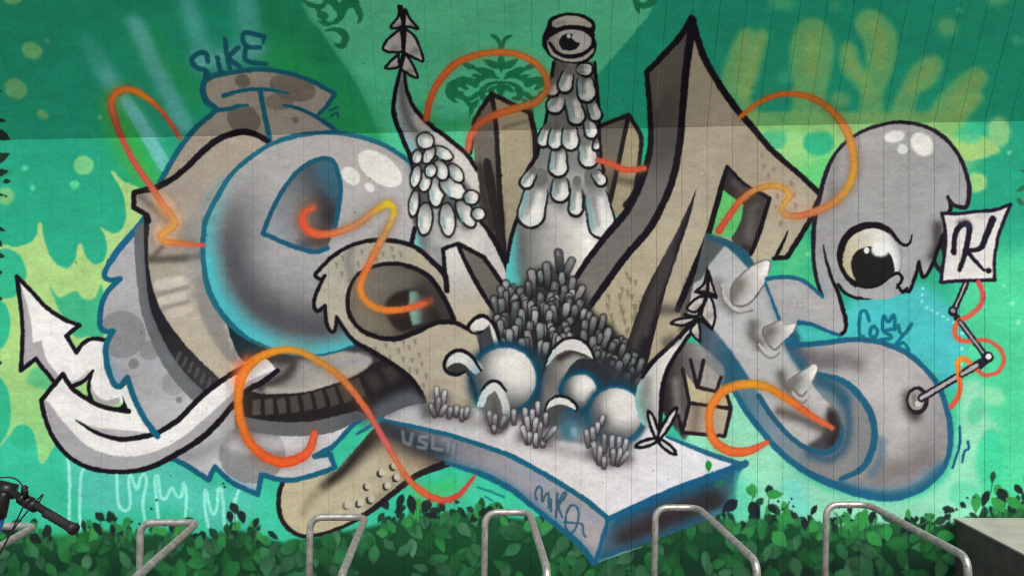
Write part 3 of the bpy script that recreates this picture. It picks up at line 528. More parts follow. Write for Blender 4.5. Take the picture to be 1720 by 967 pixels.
def fir(parts, stem, lab):
    """arrow-like fir tip: lobes outlined in black on a black stem"""
    for P in parts:
        fill(P, (214, 206, 190)); m = mask(P)
        c = np.mean([p[:2] for p in P], axis=0)
        air([(c[0] - 1, c[1] + 8), (c[0] + 3, c[1] + 6)], 12, (110, 104, 96), .5, m)
        stroke(P, 4.6, BLK, soft=1.3, closed=True)
    stroke(stem, 5.5, BLK, soft=1.3)

def drop(x, y, a, b, rot, teal=.25, bright=1.0, neck=True):
    """one hanging drop: light rounded foot with a black line round it, neck fading into the body"""
    if a > b: a, b, rot = b, a, rot - 90
    th = math.radians(rot); ux, uy = -math.sin(th), math.cos(th); a, b = a * 1.06, b * 1.06
    t = max(0, b - a)
    if not neck:
        a, b = a * 1.1, b * 1.1
        disc(x, y + .6, a + 3.6, b + 3.8, rot, (26, 23, 27), soft=.8)
        fill(ell(x, y, a, b, rot), lin((x - ux * b, y - uy * b), (x + ux * b, y + uy * b), (0, (120, 120, 118)), (.35, (188, 188, 184)), (.7, (222, 220, 212)), (1, (206, 206, 202))), raw=True)
        air([(x - a * .72, y - b * .1), (x - a * .55, y + b * .5)], a * .6, (112, 160, 160), .75); air([(x + a * .25, y), (x + a * .2 + ux * b * .4, y + uy * b * .4)], a * .7, (246, 242, 234), .7)
        return
    p0 = (x - ux * (b * 1.05 if neck else t), y - uy * (b * 1.05 if neck else t)); p1 = (x + ux * t, y + uy * t)
    if abs(p0[0] - p1[0]) + abs(p0[1] - p1[1]) < 1: p0 = (x, y - 1)
    pm = ((p0[0] + p1[0]) / 2, (p0[1] + p1[1]) / 2)
    wds = [a * 1.2, a * 1.75, a * 2.0] if neck else [a * 1.8, a * 1.95, a * 2]
    k0 = pm if neck else p0
    stroke([k0, (p1[0], p1[1] + 1)], [a * (1.75 if neck else 1.9) + 7, a * 2 + 8.5], (26, 23, 27), soft=1.6)
    lt = tuple(212 * bright * k for k in (1, 1, .975))
    stroke([p0, pm, p1], wds, None, cols=[(110, 108, 104), (168, 166, 161), lt, lt] if neck else [tuple(.62 * v for v in lt), tuple(.92 * v for v in lt), lt], soft=1.2)
    air([(pm[0] - a * .75, pm[1]), (p1[0] - a * .78, p1[1] + a * .2)], a * .55, (104, 150, 150), min(.9, teal * 2.4))
    if b > 13: air([(pm[0] - a * .25, pm[1]), (p1[0] - a * .3, p1[1])], a * .45, (112, 110, 106), .5)
    air([(pm[0] + a * .35, pm[1]), (p1[0] + a * .3, p1[1] + a * .2)], a * .75, (246, 242, 232), .7)

def horn_left():
    e0 = el('painted_dripping_horn', 'white horn with hanging drops and a fir tip, left of the towers')
    P = [(671, 120, 1), (664, 155), (661, 182), (666, 207), (676, 232), (689, 264), (695, 300), (692, 340), (694, 385), (688, 425, 1), (720, 440, 1), (750, 500, 1), (830, 520, 1), (866, 500, 1), (848, 440), (828, 400), (802, 366), (806, 320), (799, 284), (785, 261), (756, 235), (721, 209), (695, 180), (682, 150), (679, 120, 1)]
    fill(P, lin((690, 300), (820, 300), (0, (150, 152, 150)), (.4, (200, 196, 190)), (.8, (222, 216, 206)), (1, (206, 200, 190)))); m = mask(P)
    air([(668, 150), (666, 190), (676, 225), (690, 250)], 18, (150, 190, 190), .55, m); air([(674, 140), (678, 180), (694, 215), (712, 235)], 14, (96, 92, 88), .75, m); air([(700, 200), (730, 235), (770, 270)], 18, (228, 220, 208), .7, m)
    air([(690, 290), (700, 340), (705, 390), (700, 430)], 40, (90, 92, 90), .8, m); air([(694, 390), (700, 415)], 18, (118, 200, 194), .9, m); air([(690, 240), (697, 262)], 10, (120, 186, 190), .8, m)
    air([(735, 420), (742, 450), (748, 480)], 24, (120, 118, 116), .6, m); air([(850, 480), (860, 500)], 20, (150, 150, 150), .5, m)
    stroke([(672, 120), (664, 155), (661, 182), (666, 207), (676, 232), (689, 264), (694, 290)], [6, 7, 8, 8, 8, 8, 6], BLK, soft=1.5)
    stroke([(679, 120), (683, 150), (695, 180), (721, 209), (756, 235), (785, 261), (799, 284)], [5, 6, 7, 8, 8, 8, 7], BLK, soft=1.5)
    stroke([(804, 366), (828, 400), (848, 440), (857, 462), (868, 494)], [6, 9, 10, 10, 7], BLK, soft=1.6); stroke([(696, 384), (690, 415)], 8, BLK, soft=1.5)
    e = el('painted_drop_cluster', 'cluster of pale drops on the left horn', e0)
    fill([(700, 250), (730, 240), (770, 290), (800, 330), (800, 355), (770, 370), (730, 350), (710, 385), (692, 360), (694, 300)], (74, 76, 74), soft=3, op=.9)
    for x, y in [(752, 385), (784, 372)]: air([(x - 4, y - 20), (x, y + 6)], 26, (70, 68, 66), .7)
    for d in [(714, 368, 10, 22, 4), (752, 369, 10, 23, -5), (783, 359, 10, 21, -30), (804, 360, 9, 8, 20), (696, 342, 6, 18, 8), (733, 322, 10, 21, 2), (761, 317, 20, 12, 35), (792, 332, 10, 9, 0), (714, 305, 8, 14, 5), (699, 297, 6, 15, 10), (766, 291, 8, 14, -35), (741, 286, 9, 14, -22), (724, 287, 7, 9, 10), (701, 264, 6, 9, 10), (744, 258, 15, 7.5, 28), (721, 261, 6.5, 12, 30), (715, 237, 11, 11, 0)]: drop(*d, neck=False)
    e = el('painted_fir_tip', 'three tiered fir tip on the left horn', e0)
    fir([[(671, 14, 1), (668, 30), (656, 46), (665, 48), (677, 44, 1)], [(680, 16, 1), (690, 34), (702, 48), (690, 46), (679, 44, 1)], [(674, 49, 1), (655, 63), (643, 80), (650, 87), (668, 88), (676, 86, 1)], [(682, 49, 1), (697, 63), (705, 80), (711, 102), (700, 100), (678, 88, 1)], [(669, 92, 1), (655, 105), (647, 114), (660, 116), (671, 112, 1)], [(680, 90, 1), (690, 103), (702, 130), (690, 127), (674, 116, 1)]], [(674, 12), (678, 40), (677, 85), (672, 122)], '')
    stroke([(671, 12), (672, 20)], 8, BLK)

def blocks():
    e0 = el('painted_block_tower', 'beige block tower with a dark slot between the horn and the dome')
    fill([(795, 205, 1), (826, 158, 1), (840, 260, 1), (850, 480, 1), (830, 420, 1), (800, 330, 1)], lin((800, 200), (835, 400), (0, (124, 118, 106)), (.4, (104, 98, 88)), (1, (64, 58, 54))))
    fill([(826, 158, 1), (892, 190, 1), (900, 260, 1), (905, 320), (870, 372), (852, 440), (848, 430, 1), (840, 300, 1)], lin((850, 170), (860, 420), (0, (188, 172, 136)), (.5, (184, 170, 134)), (1, (160, 148, 118))))
    m = emask(e0); air([(846, 215), (880, 205), (905, 200)], 8, (110, 100, 80), .5, m); air([(838, 330), (846, 400), (850, 450)], 12, (110, 100, 84), .6, m)
    stroke([(795, 208), (802, 192), (826, 158, 1), (860, 175), (890, 190, 1), (898, 225), (901, 262)], [6, 7, 9, 8, 9, 10, 12], (34, 30, 30), soft=1.7); stroke([(826, 160), (833, 210), (838, 300), (845, 400), (850, 470)], [8, 8, 9, 9, 10], (34, 30, 30), soft=1.7)
    stroke([(796, 208), (793, 240), (791, 258)], [6, 6, 5], (34, 30, 30), soft=1.7)
    stroke([(818, 272), (822, 300), (830, 345), (836, 390), (842, 430)], [12, 18, 14, 8, 6], (40, 34, 36), soft=2); disc(842, 295, 2.5, col=BLK)
    air([(806, 280), (815, 340), (828, 380)], 16, (44, 40, 40), .8, m)
    e1 = el('painted_block_tower', 'smaller beige block tower between the dome and the tall spire')
    fill([(1005, 213, 1), (1056, 194, 1), (1046, 240), (1024, 345, 1), (1012, 380, 1), (1000, 300, 1)], lin((1005, 220), (1030, 340), (0, (112, 104, 92)), (.5, (126, 118, 100)), (1, (70, 64, 58))))
    fill([(1056, 194, 1), (1076, 228, 1), (1076, 260), (1066, 325), (1030, 372), (1014, 390, 1), (1026, 340), (1046, 240)], lin((1060, 210), (1030, 360), (0, (178, 166, 122)), (1, (172, 158, 124))))
    m = emask(e1); air([(1030, 300), (1062, 306)], 16, (84, 74, 60), .7, m); air([(1005, 260), (1016, 290)], 24, (150, 110, 84), .6, m)
    stroke([(1005, 214), (1030, 203), (1056, 194, 1), (1068, 212), (1077, 232), (1075, 262), (1066, 320), (1050, 345)], [7, 7, 9, 8, 8, 7, 8, 8], (34, 30, 30), soft=1.7); stroke([(1055, 197), (1047, 235), (1036, 288), (1024, 342)], [8, 8, 8, 9], (34, 30, 30), soft=1.7)

def dome_tower():
    e0 = el('painted_dripping_tower', 'white dome tower dripping with pale drops under a one eyed head')
    dome = [(876, 340), (866, 370), (857, 402), (852, 440), (853, 485), (880, 520, 1), (940, 520, 1), (975, 460, 1), (1018, 398, 1), (1010, 340), (960, 310), (900, 312)]
    fill(dome, lin((852, 430), (1005, 410), (0, (80, 186, 184)), (.09, (84, 180, 178)), (.17, (104, 112, 110)), (.3, (140, 138, 132)), (.42, (174, 170, 162)), (.65, (210, 202, 192)), (.9, (238, 234, 228)))); m = mask(dome)
    air([(878, 400), (872, 440), (880, 480)], 20, (96, 98, 96), .6, m); air([(850, 490), (880, 500), (900, 505)], 24, (84, 86, 84), .6, m)
    stroke([(880, 330), (868, 368), (858, 402), (852, 440)], [7, 7, 7, 6], BLK, soft=1.6)
    body = [(930, 100, 1), (1000, 105, 1), (1003, 160), (1008, 225), (1010, 285), (1016, 300), (1024, 350), (1000, 360), (960, 340), (920, 345), (884, 350), (880, 312), (898, 280), (914, 240), (924, 190), (924, 150)]
    fill(body, lin((920, 120), (960, 340), (0, (96, 92, 86)), (.3, (116, 113, 107)), (.6, (124, 124, 121)), (1, (136, 136, 133)))); m = mask(body)
    air([(960, 110), (965, 150), (968, 170)], 14, (170, 160, 140), .6, m); air([(960, 300), (990, 305), (1000, 320)], 34, (176, 176, 174), .7, m); air([(905, 300), (925, 285)], 24, (160, 160, 158), .6, m)
    stroke([(930, 105), (925, 150), (920, 185), (912, 225), (900, 262), (886, 288)], [6, 7, 6, 7, 8, 8], BLK, soft=1.6); stroke([(999, 105), (1002, 140), (1006, 190), (1008, 250), (1014, 290)], [5, 6, 6, 6, 6], BLK, soft=1.6)
    for q in ((900, 372), (941, 340), (968, 358), (1006, 388)): air([(q[0], q[1] - 14), (q[0] + 2, q[1] + 4)], 28, (84, 80, 78), .5)
    e = el('painted_drop_cluster', 'pale drops running down the dome tower', e0)
    for d in [(897, 338, 18, 37, 14), (1005, 347, 18, 45, -12), (968, 332, 9, 25, 2), (941, 318, 12, 17, 0), (888, 300, 8, 14, 32), (1006, 298, 7, 12, -38), (938, 270, 12, 22, 2), (987, 257, 12, 20, -10), (1002, 244, 4, 6, 0), (915, 228, 8, 15, 18), (933, 231, 9, 16, 8), (958, 231, 11, 17, -2), (991, 212, 8, 17, -14), (934, 174, 11, 14, 28), (997, 184, 8, 16, -18), (964, 180, 11, 25, -16), (928, 149, 8, 10, 10), (951, 136, 9, 16, 16), (984, 148, 12, 19, -10), (984, 117, 8.5, 8.5, 0)]: drop(d[0], d[1], d[2] * 1.1, d[3] * 1.08, d[4], teal=.3)
    h = el('painted_eye_head', 'round one eyed head with heavy lids on top of the dripping tower', e0)
    P = [(918, 48), (924, 32), (948, 23), (975, 24), (996, 34), (1001, 47), (998, 60), (1003, 76), (997, 96), (980, 107), (955, 107), (930, 100), (914, 84), (911, 66)]
    fill(P, BLK)
    be = (208, 198, 178)
    fill([(928, 44), (930, 36), (950, 28), (975, 30), (993, 40), (992, 47), (975, 44), (955, 43), (938, 47)], be); air([(932, 42), (946, 38)], 12, (150, 142, 128), .6, mask([(928, 44), (930, 36), (950, 28), (975, 30), (993, 40), (992, 47), (955, 43)]))
    fill([(920, 66), (924, 80), (935, 92), (955, 99), (975, 96), (990, 88), (997, 78), (996, 90), (980, 102), (958, 105), (935, 98), (922, 86)], be)
    fill(ell(958, 70, 36, 22, 0), lin((922, 70), (994, 70), (0, (150, 142, 130)), (.3, (206, 198, 184)), (1, (214, 206, 190))), raw=True); m = mask([tuple(p) for p in ell(958, 70, 36, 22)])
    stroke([(922, 60), (940, 50), (960, 46), (980, 50), (996, 60)], 8, BLK, soft=1.4); stroke([(924, 74), (935, 88), (955, 96), (978, 92), (996, 78)], 6.5, BLK, soft=1.4)
    e = el('painted_pupil', 'black pupil of the tower head', h); disc(957, 72, 18, 14.5, 0, (26, 26, 28)); disc(972, 65, 11, 8, 20, (214, 206, 192)); disc(956, 62, 3.4, 3.8, 0, (230, 226, 214))

def a_letter():
    e0 = el('painted_spire_letter', 'tall beige spire letter with thick black outline')
    full = [(1162, 28, 1), (1178, 90), (1200, 130), (1230, 175), (1260, 212), (1300, 256), (1340, 291), (1378, 326, 1), (1370, 352), (1345, 397), (1322, 432, 1), (1298, 434, 1), (1262, 450, 1), (1220, 430, 1), (1190, 470, 1), (1170, 520), (1130, 580), (1090, 640, 1), (1000, 620, 1), (970, 540, 1), (965, 470, 1), (985, 440), (1015, 400), (1050, 358), (1072, 318), (1088, 270), (1092, 235), (1091, 180), (1086, 122, 1), (1140, 65)]
    fill(full, lin((1160, 60), (1060, 600), (0, (186, 168, 136)), (.35, (186, 170, 142)), (.6, (198, 184, 152)), (1, (190, 174, 136)))); m = mask(full)
    left = [(1160, 40, 1), (1152, 120), (1147, 180), (1142, 240), (1131, 298), (1115, 340), (1090, 385), (1050, 432), (1015, 480), (990, 518, 1), (960, 500, 1), (965, 470, 1), (985, 440), (1015, 400), (1050, 358), (1072, 318), (1088, 270), (1092, 235), (1091, 180), (1086, 122, 1), (1140, 65)]
    fill(left, lin((1120, 120), (1000, 480), (0, (100, 92, 82)), (.3, (82, 78, 72)), (.5, (108, 104, 100)), (1, (124, 116, 108)))); ml = mask(left)
    air([(1120, 170), (1115, 230), (1105, 260)], 44, (70, 67, 64), .5, ml); air([(1110, 110), (1105, 180)], 10, (124, 118, 108), .4, ml)
    air([(1195, 250), (1180, 300), (1160, 350)], 40, (200, 186, 160), .5, m); air([(1290, 320), (1330, 330), (1350, 345)], 36, (204, 178, 152), .6, m)
    r = random.Random(3)
    scale_marks([(1060 + r.uniform(-16, 22), 462 + i * 8 + r.uniform(-3, 3)) for i in range(20)], (140, 128, 98), m, 1.1)
    scale_marks([(1020 + 20 * (i % 3) + r.uniform(-3, 3) + i * .8, 500 + 14 * (i // 3) + r.uniform(-3, 3)) for i in range(22)], (138, 126, 98), m, 1.2)
    for x, y in [(1280, 262), (1284, 280), (1291, 296), (1300, 285), (1330, 308), (1334, 328), (1306, 330), (1337, 346), (1312, 375)]: disc(x, y, 3.4, 5, 0, (150, 134, 110), op=.7, soft=.8, mark=False)
    # wedge shaped gap
    w_ = el('painted_black_wedge', 'black wedge cutting up through the spire letter', e0)
    wd = [(1171, 316, 1), (1160, 340), (1138, 388), (1110, 440), (1086, 486), (1064, 545), (1046, 600, 1), (1040, 640, 1), (1085, 640, 1), (1092, 596), (1107, 534), (1120, 484), (1138, 430), (1158, 370)]
    fill(wd, lin((1100, 440), (1128, 450), (0, (36, 32, 34)), (.5, (66, 62, 60)), (1, (34, 28, 36)))); air([(1130, 430), (1100, 510), (1085, 560)], 12, (84, 82, 80), .5, mask(wd))
    fill([(1152, 470, 1), (1165, 452, 1), (1190, 470, 1), (1172, 530), (1140, 560, 1)], (62, 58, 58), soft=3, mark=False, op=.8)
    # window of the letter
    wi = el('painted_letter_window', 'dark framed window of the spire letter with green showing through', e0)
    fill([(1221, 278, 1), (1242, 300), (1263, 318, 1), (1294, 333, 1), (1287, 352), (1274, 395), (1261, 428, 1), (1240, 420), (1228, 400, 1), (1190, 394, 1), (1200, 350), (1212, 310)], lin((1200, 300), (1280, 400), (0, (46, 42, 42)), (.5, (58, 52, 50)), (1, (78, 72, 70))))
    air([(1232, 305), (1245, 318)], 14, (96, 92, 88), .6, emask(wi)); air([(1262, 350), (1272, 345)], 14, (104, 98, 92), .6, emask(wi)); air([(1262, 365), (1258, 395)], 20, (112, 106, 102), .6, emask(wi)); air([(1250, 415), (1262, 420)], 12, (40, 34, 36), .8, emask(wi))
    fill([(1213, 318, 1), (1244, 342, 1), (1249, 345, 1), (1245, 370), (1229, 401, 1), (1190, 393, 1), (1202, 352)], lin((1210, 320), (1225, 400), (0, (96, 196, 104)), (1, (84, 190, 110))))
    stroke([(1262, 317), (1293, 333, 1), (1287, 353), (1274, 395), (1261, 427)], [7, 7, 8, 8, 8], BLK, soft=1.6); stroke([(1222, 280), (1242, 301), (1262, 317)], 5, BLK, soft=1.5)
    use(e0)
    stroke([(1221, 280), (1212, 312), (1190, 392), (1166, 452), (1152, 486), (1138, 520)], [6, 9, 10, 11, 11, 10], BLK, soft=1.8)
    stroke([(1164, 36), (1159, 70), (1152, 120), (1147, 180), (1142, 240), (1131, 298), (1115, 340), (1090, 385), (1050, 432), (1015, 480), (990, 516)], [14, 14, 13, 12, 12, 12, 12, 12, 12, 12, 10], BLK, soft=1.8)
    stroke([(965, 470), (985, 440), (1015, 400), (1050, 358), (1072, 318), (1088, 270), (1093, 235), (1091, 180), (1086, 122, 1), (1140, 65), (1162, 30, 1), (1180, 90), (1202, 132), (1232, 177), (1262, 212), (1300, 256), (1340, 291), (1377, 325)], [9, 10, 11, 12, 12, 11, 10, 9, 9, 11, 11, 12, 12, 12, 11, 10, 9, 10], BLK, soft=1.8)
    stroke([(1374, 338), (1362, 366), (1345, 396), (1322, 432, 1), (1300, 434)], [9, 9, 9, 9, 8], BLK, soft=1.6); stroke([(1323, 388), (1315, 408), (1304, 430)], [2, 6, 7], BLK, soft=1.5)

def head_creature():
    e0 = el('painted_beaked_head', 'beige scaly head with a big dark eye socket in the centre left')
    P = [(530, 462), (537, 452), (556, 433), (582, 416), (610, 406), (642, 403), (675, 407), (702, 418), (727, 440), (747, 462), (752, 490, 1), (752, 440, 1), (744, 418, 1), (769, 410, 1), (778, 430), (802, 475), (834, 530, 1), (842, 560), (838, 600, 1), (830, 640), (800, 660), (795, 700), (760, 705, 1), (716, 697, 1), (712, 668), (692, 637), (662, 613), (627, 591), (597, 574), (580, 555), (566, 532, 1), (563, 552), (557, 557), (549, 542), (545, 513, 1), (533, 522), (527, 510), (533, 488), (546, 464, 1), (537, 468)]
    fill(P, lin((560, 440), (800, 640), (0, (192, 184, 164)), (.4, (196, 184, 156)), (1, (198, 184, 154)))); m = mask(P)
    fill([(747, 420, 1), (768, 413, 1), (778, 432), (800, 475), (834, 532), (820, 545), (790, 540), (765, 545), (752, 500)], lin((760, 415), (780, 545), (0, (216, 214, 210)), (.4, (208, 202, 190)), (1, (202, 184, 152))), soft=2, clip=m)
    air([(590, 415), (585, 440), (592, 470)], 16, (130, 126, 118), .75, m); air([(805, 600), (800, 650), (785, 690)], 24, (150, 138, 112), .5, m); air([(730, 690), (780, 700)], 26, (196, 190, 180), .5, m)
    r = random.Random(9)
    scale_marks([(x + r.uniform(-2, 2), y + r.uniform(-2, 2)) for x, y in [(566, 446), (577, 432), (610, 424), (622, 430), (632, 436), (645, 428), (660, 433), (658, 420), (675, 430), (602, 442), (600, 458), (575, 460), (588, 474), (630, 585), (649, 583), (664, 575), (670, 588), (679, 573), (686, 586), (698, 574), (657, 602), (676, 606), (692, 606), (704, 595), (710, 614), (702, 625), (718, 634), (688, 620), (712, 648)]], (142, 132, 112), m, 1.0)
    # outline
    stroke([(751, 488), (747, 462), (727, 440), (702, 418), (675, 407), (642, 403), (610, 406), (582, 416), (556, 433), (537, 452), (530, 462), (538, 469), (546, 463, 1), (533, 488), (527, 510), (533, 522), (545, 513, 1), (549, 542), (557, 557), (563, 552), (566, 532, 1), (580, 555), (597, 574), (627, 591), (662, 613), (692, 637), (710, 666), (715, 692)], [9, 10, 9, 8, 8, 8, 7, 7, 7, 7, 7, 6, 6, 7, 7, 7, 6, 7, 6, 6, 6, 7, 8, 9, 8, 8, 8, 6], BLK, soft=1.6)
    # eye socket
    s = el('painted_eye_socket', 'dark oval eye socket with a green slit', e0)
    so = [(584, 500), (588, 530), (607, 554), (638, 567), (668, 568), (700, 557), (730, 544), (762, 540, 1), (747, 502), (722, 466), (690, 448), (655, 443), (620, 450), (596, 467)]
    fill(so, lin((590, 480), (740, 520), (0, (134, 116, 92)), (.3, (122, 114, 100)), (.55, (84, 78, 70)), (1, (58, 54, 52)))); ms = mask(so)
    air([(620, 470), (650, 475), (680, 470)], 40, (126, 120, 106), .6, ms); air([(610, 540), (650, 552)], 34, (150, 138, 112), .6, ms)
    fill([(648, 512), (662, 494), (688, 487), (714, 492), (730, 510), (742, 535), (720, 546), (696, 554), (672, 556), (655, 540)], (38, 33, 30), soft=2.5, op=.97, clip=ms)
    fill([(688, 490, 1), (700, 490), (712, 500), (716, 520), (714, 538), (694, 548, 1), (688, 525)], (122, 164, 150), soft=1.4, clip=ms); air([(710, 490), (714, 515), (716, 544)], 24, (56, 50, 46), .95, ms)
    air([(735, 500), (748, 530)], 24, (58, 54, 54), .7, ms)
    stroke([(785, 552), (762, 541), (730, 543), (700, 557), (668, 568), (638, 567), (607, 554), (588, 530), (584, 500), (596, 467), (620, 450), (655, 443), (690, 448), (722, 466), (747, 502), (764, 540)], [8, 8, 9, 9, 9, 8, 8, 8, 7, 5, 6, 7, 8, 9, 9, 8], BLK, soft=1.7)
    use(e0); stroke([(806, 572), (809, 590), (803, 605)], [6, 6, 3], BLK, soft=1.5)
    b = el('painted_bone_letter', 'white and dark grey pointed bar above the beaked head')
    fill([(775, 413, 1), (812, 432, 1), (836, 465), (864, 503, 1), (846, 522, 1), (826, 512, 1), (800, 468)], lin((790, 420), (840, 510), (0, (110, 108, 98)), (1, (104, 98, 84))))
    stroke([(751, 488), (747, 455), (744, 418, 1), (769, 409, 1), (790, 420), (813, 432, 1), (836, 465), (862, 502)], [4, 7, 7, 7, 8, 8, 8, 6], BLK, soft=1.6); stroke([(770, 411), (782, 440), (802, 478), (828, 520)], [7, 8, 8, 7], BLK, soft=1.6)

def coral():
    e0 = el('painted_coral', 'clump of many grey coral fingers in the centre')
    base = [(828, 515), (850, 492), (876, 478), (895, 455), (925, 445), (955, 462), (985, 490), (996, 522), (1026, 545), (1052, 575), (1084, 606), (1092, 625), (1066, 645), (1010, 650), (930, 620), (850, 585), (826, 550)]
    fill(base, lin((900, 470), (960, 640), (0, (64, 62, 60)), (.5, (44, 44, 43)), (1, (34, 35, 38))), soft=4)
    air([(1000, 640), (1040, 648), (1080, 640)], 30, (30, 40, 52), .7)
    r = random.Random(21)
    F = [(938, 424, 12, 34, -8), (960, 438, 11, 30, 25), (918, 446, 12, 34, -4), (893, 458, 12, 34, -4), (907, 458, 8, 18, -5), (944, 462, 10, 22, 3), (962, 470, 11, 32, 8), (932, 478, 13, 36, 8), (948, 484, 11, 32, 6), (978, 484, 11, 34, 30), (908, 496, 12, 38, -3), (928, 504, 9, 20, 0), (882, 504, 12, 22, -3), (866, 511, 13, 36, 8), (850, 492, 8, 30, 0), (865, 498, 9, 12, 30), (830, 502, 11, 34, -15), (956, 504, 12, 40, 32), (974, 508, 12, 32, 20), (899, 526, 10, 24, 4), (876, 524, 11, 28, -3), (923, 526, 11, 26, 3), (848, 530, 12, 34, -10), (871, 538, 11, 30, 4), (958, 538, 12, 34, 48), (890, 544, 11, 22, 10), (924, 544, 11, 20, 0), (907, 548, 12, 26, 0), (840, 542, 10, 26, -8), (856, 558, 12, 30, 2), (886, 560, 12, 28, -12), (930, 562, 11, 20, -5), (998, 536, 11, 26, 14), (1014, 532, 9, 34, 14), (980, 560, 12, 16, 0), (1022, 556, 12, 34, 20), (996, 570, 12, 22, 0), (876, 574, 12, 24, -4), (908, 576, 11, 24, 4), (1030, 578, 11, 22, 20), (1010, 592, 12, 24, 30), (1005, 620, 10, 22, 0), (1018, 618, 9, 30, 0), (1040, 612, 12, 30, 18), (1055, 630, 12, 28, 40), (1063, 594, 10, 24, 10), (1078, 606, 10, 24, 20), (1026, 606, 9, 20, 0), (990, 528, 10, 24, 8)]
    while len(F) < 122:
        x, y = r.uniform(835, 1080), r.uniform(470, 640)
        t = (x - 835) / 250
        if y < 476 + 118 * max(0, t - .45) * 2 or (930 < x < 1000 and y > 575) or (x < 920 and y > 590): continue
        F.append((x, y, r.uniform(9, 12), r.uniform(14, 24), r.uniform(-14, 10) + 40 * (t - .3)))
    F.sort(key=lambda f: f[1])
    for x, y, wd, L, a in F:
        th = math.radians(a); bx, by = x - math.sin(th) * L, y + math.cos(th) * L
        L *= .8; wd *= .95; g = r.uniform(84, 150) * (1.12 if r.random() < .3 else .95); tint = r.choice([(0, 0, 0), (-4, 2, 6), (2, -3, 0), (-4, 5, 0)])
        if y > 560 and x > 980: g *= .85
        stroke([(x, y), (bx, by)], wd + 5, (30, 28, 29), soft=3, op=.8, straight=True)
        stroke([(x, y), (bx, by)], [wd, wd * .85], None, cols=[tuple(g + k for k in tint), tuple(g * .9 + k for k in tint), tuple(g * .66 + k for k in tint), (52, 52, 52), (40, 40, 40)], soft=1.3, straight=True)
        air([(x - 1, y - 1), (x - 1, y + L * .12)], wd * .45, (190, 196, 194), .42)

def small_coral(lst, seed, lab):
    e = el('painted_coral', lab)
    r = random.Random(seed)
    air([(x, y + L * .5) for x, y, L, a in lst], 24, (70, 66, 70), .7)
    for x, y, L, a in lst:
        th = math.radians(a); bx, by = x - math.sin(th) * L, y + math.cos(th) * L
        stroke([(x, y), (bx, by)], 10.5, (46, 42, 50), soft=1.6, op=.8, straight=True)
        g = r.uniform(120, 175); stroke([(x, y), (bx, by)], [8, 6], None, cols=[(g, g, g), (g * .85, g * .83, g * .86), (100, 94, 100), (64, 58, 64)], soft=1.2, straight=True)
        air([(x, y), (x, y + 3)], 3.4, (214, 216, 218), .6)

